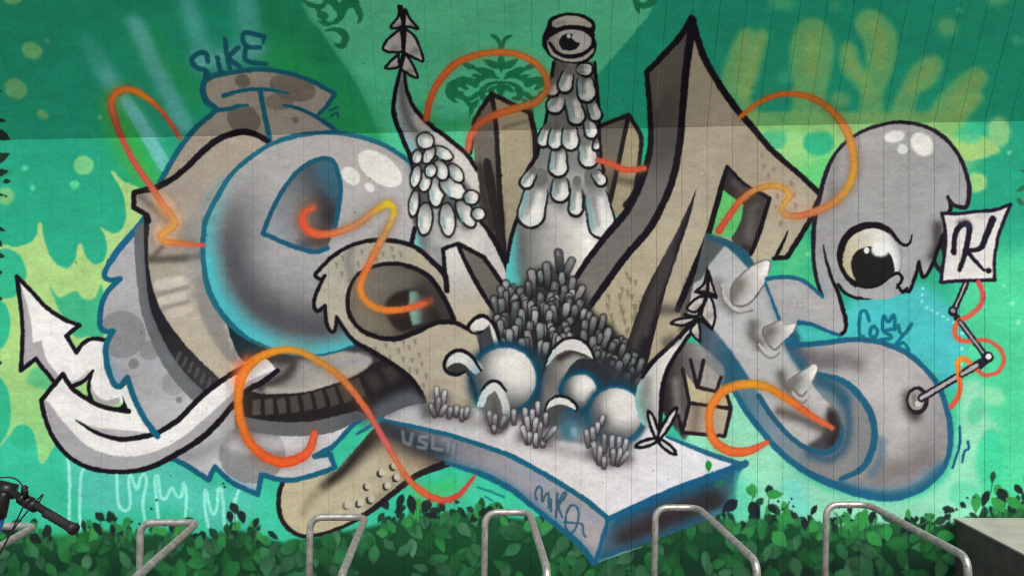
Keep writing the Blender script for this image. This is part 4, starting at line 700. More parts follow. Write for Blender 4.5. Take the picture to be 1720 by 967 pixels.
def spheres():
    def ball(x, y, r_, lab, sx, sy, glow=12):
        e = el('painted_white_ball', lab)
        ring(x, y, r_ + 4, r_ + 4, 0, glow * 1.5, (22, 66, 92), gauss=True, op=.85, mark=False)
        disc(x, y, r_ + 3, col=(28, 92, 126), soft=1.8)
        fill(ell(x, y, r_ - 2, r_ - 2), rad((x + sx * r_, y + sy * r_), r_, r_, (0, (234, 230, 224)), (.5, (226, 222, 214)), (.78, (188, 184, 178)), (1.02, (132, 130, 126)), (1.22, (92, 94, 94)), (1.45, (52, 84, 100))), raw=True, soft=1)
    fill([(800, 600), (850, 575), (920, 600), (1000, 600), (1075, 640), (1085, 690), (1060, 700), (960, 720), (900, 715), (860, 690), (800, 670)], (44, 54, 60), soft=8, op=.95, mark=False)
    # big curl behind
    e = el('painted_curl', 'large dark curled leaf with white lip between the balls')
    P = [(908, 690, 1), (906, 650), (918, 620), (935, 596), (965, 582), (988, 588), (998, 603, 1), (975, 603), (958, 616), (945, 640), (938, 668), (935, 690, 1)]
    fill(P, lin((900, 650), (950, 655), (0, (70, 74, 74)), (.5, (110, 106, 102)), (1, (176, 168, 158)))); m = mask(P)
    air([(940, 600), (965, 590), (985, 596)], 16, (34, 32, 34), .85, m); air([(910, 640), (925, 680)], 20, (150, 146, 140), .5, m)
    lip = [(912, 620, 1), (920, 598), (936, 578), (955, 569), (975, 572), (990, 585), (998, 604, 1), (980, 594), (958, 588), (938, 595), (922, 612)]
    fill(lip, lin((912, 610), (995, 590), (0, (150, 190, 188)), (.4, (206, 206, 202)), (1, (230, 226, 218)))); stroke([(912, 622), (922, 596), (938, 576), (957, 567), (978, 571), (992, 586), (999, 605)], [3, 4, 5, 5, 5, 5, 4], BLK, soft=1.5)
    fill([(999, 606, 1), (975, 608), (960, 625), (952, 650), (985, 640), (1010, 650), (1030, 640), (1020, 612)], (44, 44, 48), soft=4, op=.85, mark=False)
    e = el('painted_curl', 'small white curl above the blue edged ball')
    fill([(800, 560), (806, 548), (822, 548), (836, 572), (842, 600, 1), (815, 600, 1)], (64, 64, 66), soft=1.5)
    fill([(790, 550), (798, 538), (812, 534), (825, 540), (836, 562), (842, 592, 1), (835, 596, 1), (828, 568), (823, 545, 1), (812, 554), (797, 555)], (216, 214, 208)); stroke([(842, 594), (838, 568), (830, 546), (815, 531), (800, 533), (787, 546), (788, 556), (800, 560), (812, 556)], [4, 6, 7, 7, 7, 6, 5, 4, 3], BLK, soft=1.5)
    ball(849, 636, 54, 'large white ball with blue edge on the slab', .38, -.38)
    ball(975, 657, 30, 'middle white ball half hidden by dark curls', .4, -.35, 8)
    ball(1035, 696, 46, 'white ball with blue edge at the right of the group', .36, -.4, 9)
    e = el('painted_white_ball', 'small blue tinted ball in the shade of the others')
    air([(900, 700), (950, 700), (985, 715)], 40, (60, 92, 108), .75); disc(958, 724, 18, col=(74, 116, 138), soft=3); air([(964, 722), (966, 730)], 14, (150, 178, 190), .7); air([(940, 735), (975, 740)], 12, (90, 110, 120), .6)
    e = el('painted_curl', 'white hooked curl at the left of the large ball')
    fill([(752, 606), (760, 594), (778, 590), (796, 600), (812, 618), (800, 628), (790, 622), (782, 612), (768, 610), (756, 616)], lin((755, 600), (800, 620), (0, (190, 200, 198)), (.5, (216, 214, 208)), (1, (150, 170, 176))))
    fill([(752, 618), (766, 610), (780, 613), (788, 622), (776, 628), (762, 627)], (52, 52, 52)); stroke([(808, 622), (790, 596), (770, 588), (754, 596), (746, 612), (752, 625), (768, 629), (784, 622)], [4, 7, 7, 7, 6, 7, 6, 3], BLK, soft=1.5); stroke([(784, 622), (795, 645), (800, 665)], [4, 7, 4], (40, 50, 60), soft=2)
    e = el('painted_curl', 'pale arched curl in front of the large ball')
    fill([(812, 684), (826, 660), (838, 660), (850, 690), (852, 722), (830, 730), (815, 712)], (112, 108, 104), soft=3); air([(830, 672), (835, 700)], 14, (70, 66, 64), .6)
    fill([(802, 680), (810, 660), (824, 645), (836, 645), (848, 658), (856, 680), (857, 706), (846, 700, 1), (842, 676), (832, 656, 1), (820, 666), (814, 682), (806, 684)], lin((805, 680), (855, 680), (0, (190, 206, 204)), (.5, (214, 214, 210)), (1, (200, 198, 194)))); stroke([(808, 656), (822, 641), (838, 642), (850, 656)], [3, 5, 6, 4], BLK, soft=1.4); stroke([(857, 700), (850, 716), (838, 726)], [3, 4, 3], (60, 58, 58), soft=1.5)
    e = el('painted_curl', 'small white arched curl below the middle ball')
    fill([(918, 690), (935, 674), (955, 680), (945, 690), (938, 705), (928, 712), (916, 705)], (70, 72, 70), soft=2)
    fill([(915, 690, 1), (922, 676), (938, 668), (955, 672), (968, 682), (968, 688), (955, 682), (938, 679), (925, 684)], (228, 226, 216)); stroke([(914, 692), (922, 673), (938, 665), (957, 669), (970, 683), (967, 690)], [3, 4, 5, 5, 5, 3], BLK, soft=1.4)
    # little corals on the slab
    air([(730, 700), (790, 708), (830, 716)], 26, (150, 146, 142), .6); air([(880, 730), (910, 745), (985, 765), (1010, 775)], 22, (140, 134, 134), .5)
    small_coral([(734, 652, 24, 0), (747, 658, 24, 8), (737, 670, 22, 4), (724, 680, 18, -20), (748, 682, 16, 30)], 2, 'tiny grey coral tuft under the beaked head')
    small_coral([(757, 686, 14, 10), (767, 684, 14, 5), (776, 688, 16, 0), (785, 686, 14, 10)], 3, 'row of tiny coral buds left of the large ball')
    small_coral([(822, 692, 22, -10), (832, 698, 22, 5), (848, 700, 16, 25), (830, 716, 8, 0)], 4, 'tiny grey coral under the arched curl')
    small_coral([(863, 690, 20, 0), (882, 688, 22, 0), (894, 690, 22, 0), (903, 678, 18, 0), (885, 702, 26, -6), (900, 704, 24, 8), (908, 712, 26, 6), (917, 696, 16, 0), (878, 718, 26, -18), (890, 728, 14, 4), (900, 730, 18, 0), (912, 740, 8, 0), (932, 718, 26, 40)], 5, 'small coral clump in the middle of the slab')
    air([(925, 712), (940, 705)], 10, (70, 84, 66), .6)
    small_coral([(1012, 700, 12, 10), (1004, 712, 14, 5), (995, 720, 20, -5), (985, 724, 24, -8), (1015, 732, 26, 0), (1028, 734, 30, 0), (1040, 736, 24, 0), (1052, 740, 26, 10), (997, 744, 28, -12), (1008, 752, 26, 4), (1030, 756, 22, 0), (1042, 756, 24, 12), (1054, 760, 22, 35), (1015, 770, 14, 0)], 6, 'coral clump in front of the right ball')

def sprig():
    e = el('painted_propeller_sprig', 'black outlined four petal sprig at the right end of the slab')
    for tx, ty, wd in [(1090, 691, 11), (1137, 685, 12), (1068, 750, 11), (1136, 763, 11)]:
        cx, cy = 1106, 738; L = math.hypot(tx - cx, ty - cy); a = math.atan2(ty - cy, tx - cx)
        disc((tx + cx) / 2, (ty + cy) / 2, L / 2 + 3, wd / 2 + 2.5, math.degrees(a), BLK); disc((tx + cx) / 2, (ty + cy) / 2, L / 2 - 5, wd / 2 - 3, math.degrees(a), (208, 206, 204))
    disc(1106, 740, 5, col=BLK)

def right_limb():
    e0 = el('painted_horned_limb', 'grey limb with blue edges, three white horns and a curled end')
    # curled end
    ball = [(1300, 520, 1), (1312, 545), (1322, 568), (1345, 578), (1390, 575), (1430, 570), (1470, 573), (1510, 586), (1545, 610), (1575, 646), (1591, 690), (1597, 730), (1590, 775), (1570, 805), (1540, 825), (1500, 836), (1450, 831), (1400, 813), (1350, 790), (1310, 760), (1280, 724), (1245, 678), (1215, 640, 1), (1240, 600, 1)]
    fill(ball, lin((1400, 590), (1530, 830), (0, (176, 170, 168)), (.3, (190, 184, 180)), (.6, (172, 166, 164)), (.8, (146, 138, 136)), (1, (150, 152, 158)))); m = mask(ball)
    air([(1345, 600), (1400, 600), (1440, 610)], 34, (112, 106, 106), .7, m); air([(1490, 650), (1510, 700), (1500, 760)], 60, (200, 194, 190), .6, m); air([(1575, 680), (1585, 730), (1570, 790)], 34, (150, 150, 158), .6, m)
    air([(1480, 790), (1520, 790), (1560, 770)], 40, (128, 116, 112), .7, m); air([(1400, 812), (1450, 828), (1500, 833), (1545, 820), (1580, 790)], 30, (40, 110, 150), .8, m); air([(1480, 740), (1478, 770), (1465, 795)], 20, (70, 104, 130), .6, m)
    # upper limb
    up = [(1186, 392, 1), (1217, 402), (1246, 420), (1268, 442), (1287, 474), (1302, 510), (1314, 545), (1330, 580), (1355, 612), (1392, 655), (1400, 690), (1380, 720), (1340, 728), (1300, 700), (1270, 665), (1240, 640), (1216, 655, 1), (1165, 560, 1), (1152, 540, 1), (1165, 480, 1)]
    fill(up, lin((1200, 440), (1360, 700), (0, (178, 182, 182)), (.4, (186, 186, 186)), (.7, (180, 178, 176)), (1, (192, 186, 180)))); mu = mask(up)
    fill([(1184, 390, 1), (1217, 402, 1), (1217, 414, 1), (1194, 442, 1), (1178, 470, 1), (1160, 478, 1)], (84, 90, 92), soft=1, clip=mu)
    fill([(1185, 392), (1217, 404), (1246, 422), (1266, 445), (1258, 452), (1240, 432), (1217, 414), (1188, 402)], (44, 98, 122), soft=1.2, clip=mu)
    fill([(1160, 530, 1), (1180, 533, 1), (1200, 555), (1226, 586), (1252, 624), (1278, 668), (1300, 702), (1260, 702, 1), (1215, 655, 1), (1140, 590, 1)], lin((1150, 600), (1250, 620), (0, (50, 56, 64)), (.4, (76, 96, 110)), (.8, (48, 96, 126)), (1, (42, 104, 142))), soft=1.5, clip=mu)
    air([(1290, 470), (1308, 530), (1330, 585)], 22, (44, 96, 124), .4, mu)
    stroke([(1287, 476), (1300, 508), (1312, 540)], [7, 8, 9], (42, 104, 146), soft=2)
    fill([(1316, 572), (1330, 548), (1345, 566), (1344, 582), (1362, 612), (1380, 630), (1366, 640), (1340, 620)], (44, 92, 122), soft=3, op=.9); air([(1345, 590), (1375, 610), (1400, 612)], 26, (90, 84, 92), .6, m)
    # blue band swirling into the curl
    band = [(1362, 640, 1), (1376, 626), (1412, 636), (1440, 658), (1462, 692), (1470, 728), (1462, 766), (1445, 790), (1415, 806), (1380, 802), (1345, 786), (1308, 758), (1278, 722), (1250, 685), (1225, 645, 1), (1262, 640, 1), (1276, 668), (1300, 704), (1337, 742), (1368, 757), (1392, 757), (1408, 740), (1410, 712), (1398, 685), (1380, 665)]
    fill(band, lin((1250, 660), (1460, 740), (0, (84, 122, 142)), (.3, (120, 140, 152)), (.6, (124, 134, 138)), (.85, (140, 138, 136)), (1, (130, 134, 138)))); mb = mask(band)
    air([(1376, 640), (1410, 660), (1425, 700), (1420, 745), (1395, 770), (1360, 762)], 20, (50, 82, 104), .8, mb); air([(1372, 632), (1400, 650), (1420, 670)], 30, (56, 96, 120), .8, mb)
    fill([(1390, 680, 1), (1404, 690), (1414, 715), (1408, 745), (1392, 758), (1366, 756), (1355, 748, 1), (1375, 735), (1388, 715)], (60, 62, 66), soft=3, op=.95); air([(1395, 700), (1404, 722), (1396, 740)], 20, (38, 32, 32), .8)
    stroke([(1376, 628), (1412, 638), (1440, 660), (1462, 693), (1469, 728), (1462, 764), (1445, 788), (1412, 804)], [8, 11, 12, 12, 12, 12, 11, 8], (42, 104, 140), soft=2.6)
    stroke([(1275, 664), (1300, 703), (1337, 741), (1368, 757), (1392, 758), (1410, 742), (1415, 716)], [9, 9, 9, 9, 10, 9, 5], (44, 100, 134), soft=2.4)
    stroke([(1228, 646), (1250, 684), (1278, 722), (1310, 758), (1350, 789), (1400, 813), (1450, 830), (1500, 836), (1540, 825), (1570, 804), (1590, 774), (1597, 730), (1591, 690), (1575, 646), (1545, 610), (1510, 586), (1470, 573), (1430, 570), (1390, 575), (1345, 578), (1324, 570), (1315, 552)], [9, 10, 10, 10, 11, 13, 13, 11, 9, 9, 9, 10, 10, 9, 9, 9, 9, 9, 9, 10, 10, 8], (38, 108, 150), soft=2.4)
    stroke([(1186, 396), (1215, 403), (1246, 421), (1264, 442)], [5, 7, 8, 6], (44, 98, 124), soft=2)
    def horn(P, shadow, base, lab):
        air(*shadow)
        e = el('painted_horn', lab, e0)
        fill(P, (206, 202, 196)); m = mask(P); P2 = [p[:2] for p in P]
        tip = np.array(P2[3], float); bs = np.array(P2[-1], float)
        air([tuple(bs * .8 + tip * .2), tuple(bs + (0, 12))], 34, (110, 104, 92), .85, m); air([tuple(tip), tuple(tip * .7 + bs * .3 + (6, 6))], 16, (238, 236, 232), .9, m)
        stroke(base, [3, 7, 8, 6], (196, 190, 182), soft=1.5); stroke([(x - 2, y + 5) for x, y in base], 3, (110, 104, 98), soft=2, op=.7)
        stroke(P2[:5], 2.6, (120, 114, 108), soft=1.4); stroke(P2[5:] + [P2[0]], 3.2, (116, 110, 104), soft=1.6)
    horn([(1238, 468), (1264, 446), (1285, 437), (1294, 441), (1291, 458), (1282, 480), (1266, 502), (1248, 514), (1230, 508), (1228, 486)], ([(1205, 475), (1212, 500), (1230, 520)], 22, (112, 112, 108), .7), [(1214, 478), (1218, 502), (1240, 520), (1266, 516)], 'uppermost and largest white horn on the limb')
    horn([(1284, 549), (1310, 538), (1328, 532), (1340, 538), (1333, 557), (1314, 575), (1302, 587), (1290, 577), (1281, 560)], ([(1266, 545), (1264, 562), (1275, 578)], 22, (96, 92, 88), .85), [(1275, 578), (1288, 592), (1300, 596), (1311, 588)], 'middle white horn on the limb')
    horn([(1326, 637), (1350, 621), (1366, 611), (1374, 617), (1367, 637), (1355, 656), (1346, 665), (1333, 653), (1326, 643)], ([(1312, 628), (1316, 642), (1326, 654)], 20, (96, 90, 84), .85), [(1332, 658), (1340, 667), (1350, 671), (1357, 666)], 'lowest and smallest white horn on the limb')
    k = el('painted_socket', 'dark ringed round socket of the lamp arm on the curled end', e0)
    air([(1526, 665), (1528, 685), (1538, 698)], 24, (60, 56, 54), .85); ring(1541, 672, 15, 20, 0, 8, (44, 30, 44), soft=2); disc(1540, 672, 13, 17, 0, (170, 164, 156)); air([(1535, 664), (1537, 678)], 8, (90, 86, 80), .6); disc(1543, 678, 6, 5, 0, (206, 202, 196))

def tooth_creature():
    e0 = el('painted_tooth_creature', 'grey tooth shaped creature with one big eye at the right')
    P = [(1378, 326), (1386, 295), (1402, 260), (1426, 235), (1460, 216), (1500, 206), (1530, 207), (1560, 215), (1590, 235), (1611, 262), (1622, 290), (1628, 315), (1626, 340), (1619, 349), (1600, 343), (1592, 331, 1), (1597, 350), (1586, 366, 1), (1584, 395), (1574, 422), (1567, 442), (1557, 461), (1549, 463), (1543, 440, 1), (1538, 462), (1526, 490), (1510, 478, 1), (1502, 486), (1470, 499), (1440, 500), (1420, 492), (1408, 480), (1414, 510), (1420, 540), (1418, 556), (1410, 563), (1390, 556), (1365, 545), (1340, 543), (1318, 548, 1), (1306, 520), (1288, 474, 1), (1322, 466), (1350, 472), (1381, 498, 1), (1372, 470), (1367, 440), (1366, 400), (1370, 358)]
    fill(P, lin((1400, 240), (1560, 460), (0, (172, 168, 166)), (.4, (164, 162, 162)), (1, (172, 170, 172)))); m = mask(P)
    air([(1300, 480), (1340, 500), (1400, 540)], 50, (184, 180, 178), .6, m); air([(1405, 262), (1400, 300), (1398, 330)], 22, (120, 120, 118), .5, m); air([(1575, 380), (1575, 410), (1568, 430)], 22, (60, 56, 62), .85, m)
    air([(1378, 470), (1384, 495)], 14, (120, 150, 170), .5, m)
    stroke([(1592, 330), (1597, 350), (1586, 366)], [3, 7, 7], BLK, soft=1.5); fill([(1592, 330, 1), (1602, 342, 1), (1598, 362, 1), (1594, 352, 1)], BLK)
    stroke([(1381, 498), (1372, 470), (1367, 440), (1366, 400), (1370, 358), (1378, 326), (1386, 295), (1402, 260), (1426, 235), (1460, 216), (1500, 206), (1530, 207), (1560, 215), (1590, 235), (1611, 262), (1622, 290), (1628, 315), (1626, 340), (1619, 349), (1600, 343), (1592, 331)], [6, 7, 7, 8, 8, 8, 8, 6, 6, 6, 6, 7, 7, 7, 7, 7, 8, 8, 7, 7, 6], (34, 28, 42), soft=1.6)
    fill([(1586, 364, 1), (1584, 395), (1574, 422), (1568, 446), (1590, 470, 1), (1586, 420)], (34, 30, 40)); fill([(1571, 428, 1), (1580, 418), (1586, 440, 1), (1580, 448), (1572, 436)], (60, 170, 130), op=.8, mark=False)
    stroke([(1584, 395), (1574, 422), (1567, 442), (1557, 461), (1549, 463), (1543, 440, 1), (1538, 462), (1526, 490), (1508, 470)], [7, 7, 6, 6, 7, 6, 6, 6, 5], BLK, soft=1.5)
    stroke([(1508, 480), (1500, 487), (1470, 499), (1440, 500), (1420, 492), (1408, 478)], 5.5, BLK, soft=1.5)
    stroke([(1383, 412), (1388, 440), (1398, 470), (1408, 492), (1416, 520), (1421, 544), (1418, 557), (1410, 563)], [2, 5, 6, 7, 7, 7, 7, 6], BLK, soft=1.5)
    stroke([(1410, 563), (1390, 556), (1365, 545), (1342, 541)], [6, 6, 7, 8], (34, 104, 150), soft=1.8); stroke([(1288, 468), (1322, 465), (1350, 472), (1381, 498)], [8, 7, 7, 6], (38, 106, 146), soft=1.8)
    for i, (x, y, a, b, r) in enumerate([(1503, 230, 18, 10, -12), (1549, 243, 17, 22, -40), (1516, 251, 9.5, 8.5, 30)]):
        el('painted_highlight', ['flat white highlight on top of the tooth creature', 'large white highlight on the tooth creature', 'small white highlight on the tooth creature'][i], e0); disc(x, y, a, b, r, (230, 228, 222), soft=1.4)
    ey = el('painted_eye', 'big cream eye of the tooth creature', e0)
    disc(1463, 434, 54, 56, 0, BLK)
    fill(ell(1465, 436, 49, 52), lin((1412, 440), (1516, 430), (0, (206, 190, 140)), (.2, (226, 214, 176)), (.5, (232, 226, 208)), (.8, (236, 234, 226)), (1, (206, 204, 200))), raw=True)
    fill([(1440, 480), (1475, 478), (1500, 460), (1512, 462), (1520, 440), (1530, 470), (1500, 500), (1450, 500)], (172, 170, 172)); air([(1500, 395), (1512, 420), (1515, 450)], 16, (176, 174, 176), .8)
    fill([(1500, 392), (1520, 400), (1535, 440), (1520, 470), (1514, 450), (1516, 425)], (168, 166, 168), soft=3, op=.9)
    stroke([(1506, 484), (1515, 470), (1511, 460), (1500, 461), (1474, 478), (1448, 480), (1424, 466), (1410, 440), (1411, 415), (1425, 390), (1450, 377), (1475, 377), (1496, 388), (1508, 404), (1520, 412), (1529, 407), (1532, 394)], [4, 6, 6, 6, 7, 8, 8, 7, 7, 7, 7, 7, 7, 6, 5, 4, 2], BLK, soft=1.5)
    pu = el('painted_pupil', 'round black pupil with white glints', ey)
    pp = [(1430, 448), (1432, 432), (1442, 420), (1458, 415), (1480, 418), (1496, 428), (1502, 446), (1500, 461), (1474, 477), (1448, 480), (1436, 468)]
    fill(pp, (30, 30, 30)); disc(1479, 420, 15, 12, 0, (234, 234, 232), soft=1.6); disc(1456, 421, 5, 5.4, 0, (232, 232, 226))
    use(e0); stroke([(1508, 478), (1516, 490), (1524, 484)], [5, 7, 5], BLK)

def sign_and_arm():
    s = el('painted_paper_sign', 'white painted sheet with black scribbled letters at the right')
    P = [(1582, 358, 1), (1610, 359), (1634, 356), (1668, 353), (1698, 343, 1), (1688, 366), (1676, 400), (1670, 440), (1671, 470, 1), (1628, 471), (1580, 474, 1), (1586, 430), (1588, 390)]
    fill(P, (228, 224, 222)); air([(1640, 360), (1660, 362)], 14, (196, 192, 192), .5, mask(P))
    stroke(P, 6, (34, 26, 46), soft=1.5, closed=True)
    l = el('painted_lettering', 'black brush letters on the white sheet', s); k = (30, 26, 40)
    stroke([(1602, 424), (1604, 396), (1612, 380), (1624, 376), (1628, 388), (1621, 425), (1612, 453)], [9, 9, 10, 11, 10, 9, 7], k, soft=2.4); air([(1612, 374), (1622, 372), (1628, 380)], 12, (60, 56, 70), .6)
    stroke([(1621, 421), (1646, 417), (1656, 396), (1668, 368)], [7, 9, 11, 12], k, soft=2.4); stroke([(1624, 422), (1640, 440), (1653, 454)], [8, 7, 5], k, soft=1.6); disc(1661, 455, 5, col=k); disc(1601, 423, 4, col=k)
    a = el('painted_lamp_arm', 'jointed grey rod arm holding up the white sheet')
    for q0, q1, w0 in [((1622, 476), (1602, 522), 9), ((1606, 532), (1656, 598), 9), ((1658, 602), (1548, 668), 12)]:
        stroke([q0, q1], w0 + 2, (38, 30, 44), straight=True, soft=1.5); stroke([q0, q1], w0 - 6, (182, 178, 176), straight=True, soft=1.5)
    stroke([(1644, 582), (1656, 600)], 10, (38, 30, 44), straight=True); stroke([(1660, 602), (1642, 616)], 13, (40, 32, 46), straight=True); stroke([(1602, 524), (1607, 535)], 9, (34, 30, 40), straight=True)
    disc(1601, 523, 8.5, col=(34, 30, 40)); disc(1601, 522, 4, col=(150, 150, 150)); disc(1660, 600, 9.5, col=(34, 30, 44)); disc(1661, 599, 5, col=(232, 230, 230))
    c = el('painted_orange_cable', 'orange red cable winding round the lamp arm')
    cab = [(1644, 474), (1651, 495), (1645, 515), (1628, 530), (1610, 540), (1603, 555), (1609, 569), (1630, 573), (1655, 571), (1678, 584), (1686, 604), (1676, 624), (1655, 630), (1638, 618), (1620, 602), (1609, 608), (1610, 630), (1613, 650), (1608, 668), (1597, 683)]
    stroke(cab, [9, 9, 9, 9, 9, 9, 8, 8, 8, 7, 7, 7, 7, 8, 10, 10, 9, 9, 9, 9], None, cols=[(206, 84, 84), (214, 96, 84), (224, 110, 70), (222, 96, 70), (206, 104, 76), (220, 100, 74), (210, 90, 76), (238, 156, 48), (226, 106, 62), (216, 84, 68)], soft=2)
    for q0, q1, w0 in [((1612, 540), (1656, 598), 8), ((1640, 613), (1616, 628), 11)]:
        use(a); stroke([q0, q1], w0, (44, 36, 48), straight=True, soft=1.4); stroke([q0, q1], w0 - 5, (176, 172, 170), straight=True, soft=1.4)
    disc(1660, 600, 9.5, col=(34, 30, 44)); disc(1661, 599, 5, col=(232, 230, 230))

def small_plant():
    c0 = el('painted_cube_stack', 'small beige cubes with black edges below the limb')
    fill([(1112, 690, 1), (1112, 640), (1130, 600), (1160, 575), (1200, 600), (1215, 640), (1150, 740, 1), (1135, 720, 1)], lin((1115, 650), (1210, 640), (0, (42, 36, 40)), (.35, (84, 78, 76)), (.7, (150, 144, 136)), (1, (120, 128, 132))), soft=1.5)
    air([(1135, 640), (1140, 690), (1150, 720)], 16, (140, 134, 124), .7)
    fill([(1160, 606, 1), (1172, 650, 1), (1182, 606, 1)], (128, 120, 114)); fill([(1182, 607, 1), (1172, 650, 1), (1202, 656, 1), (1210, 634, 1)], (172, 164, 154))
    fill([(1147, 620, 1), (1171, 652, 1), (1203, 658, 1), (1222, 666, 1), (1227, 684, 1), (1158, 675, 1)], (206, 190, 142)); fill([(1158, 677, 1), (1227, 686, 1), (1217, 731, 1), (1147, 725, 1)], lin((1150, 700), (1225, 710), (0, (200, 180, 150)), (.25, (140, 122, 106)), (.45, (196, 178, 150)), (1, (206, 188, 154))))
    for L in ([(1160, 604), (1171, 650)], [(1182, 605), (1172, 650)], [(1171, 650), (1203, 657), (1211, 634)], [(1147, 620), (1158, 676), (1228, 686), (1217, 732), (1146, 726), (1158, 676)], [(1139, 698), (1146, 726)], [(1221, 664), (1228, 686)]):
        stroke([(x, y, 1) for x, y in L], 6.5, (34, 28, 36), soft=1.5)
    h0 = el('painted_small_horn', 'slim pale horn with fir leaves in front of the spire letter')
    P = [(1170, 530, 1), (1150, 556), (1125, 580), (1098, 606), (1078, 634), (1068, 662), (1070, 690), (1082, 715), (1108, 722, 1), (1110, 690), (1113, 650), (1125, 612), (1150, 574), (1174, 540, 1)]
    fill(P, lin((1070, 660), (1125, 650), (0, (136, 186, 180)), (.3, (150, 156, 150)), (.55, (206, 202, 192)), (1, (226, 222, 214)))); m = mask(P); air([(1090, 640), (1080, 670), (1088, 700)], 16, (120, 118, 112), .5, m); air([(1160, 548), (1140, 572)], 10, (150, 136, 130), .6, m)
    stroke([(1168, 532), (1150, 556), (1125, 580), (1098, 606), (1078, 634)], [8, 8, 8, 8, 6], BLK, soft=1.6); stroke([(1174, 540), (1150, 574), (1125, 612), (1113, 650), (1110, 690), (1108, 722)], [6, 7, 8, 8, 8, 6], BLK, soft=1.6)
    air([(1110, 520), (1135, 520)], 22, (60, 54, 56), .6); air([(1128, 570), (1120, 575)], 20, (60, 54, 54), .6)
    e = el('painted_fir_tip', 'fir leaf tip of the slim pale horn', h0)
    fir([[(1189, 460, 1), (1182, 476), (1168, 490, 1), (1187, 490, 1)], [(1191, 460, 1), (1197, 478), (1203, 497, 1), (1189, 490, 1)], [(1186, 496, 1), (1168, 502), (1154, 518), (1168, 524), (1180, 512)], [(1190, 497), (1199, 512), (1201, 535), (1196, 553, 1), (1178, 530, 1), (1182, 512)], [(1168, 533), (1145, 535), (1127, 542), (1148, 546), (1160, 541)], [(1172, 537, 1), (1176, 555), (1175, 574, 1), (1160, 556)]], [(1190, 456), (1188, 490), (1180, 515), (1170, 535)], '')
    fill([(1188, 446, 1), (1192, 456, 1), (1187, 470, 1), (1180, 480, 1)], BLK); stroke([(1172, 492), (1190, 496), (1203, 500)], 5, BLK)
    stroke([(1150, 528), (1172, 534), (1196, 552)], 5.5, BLK)

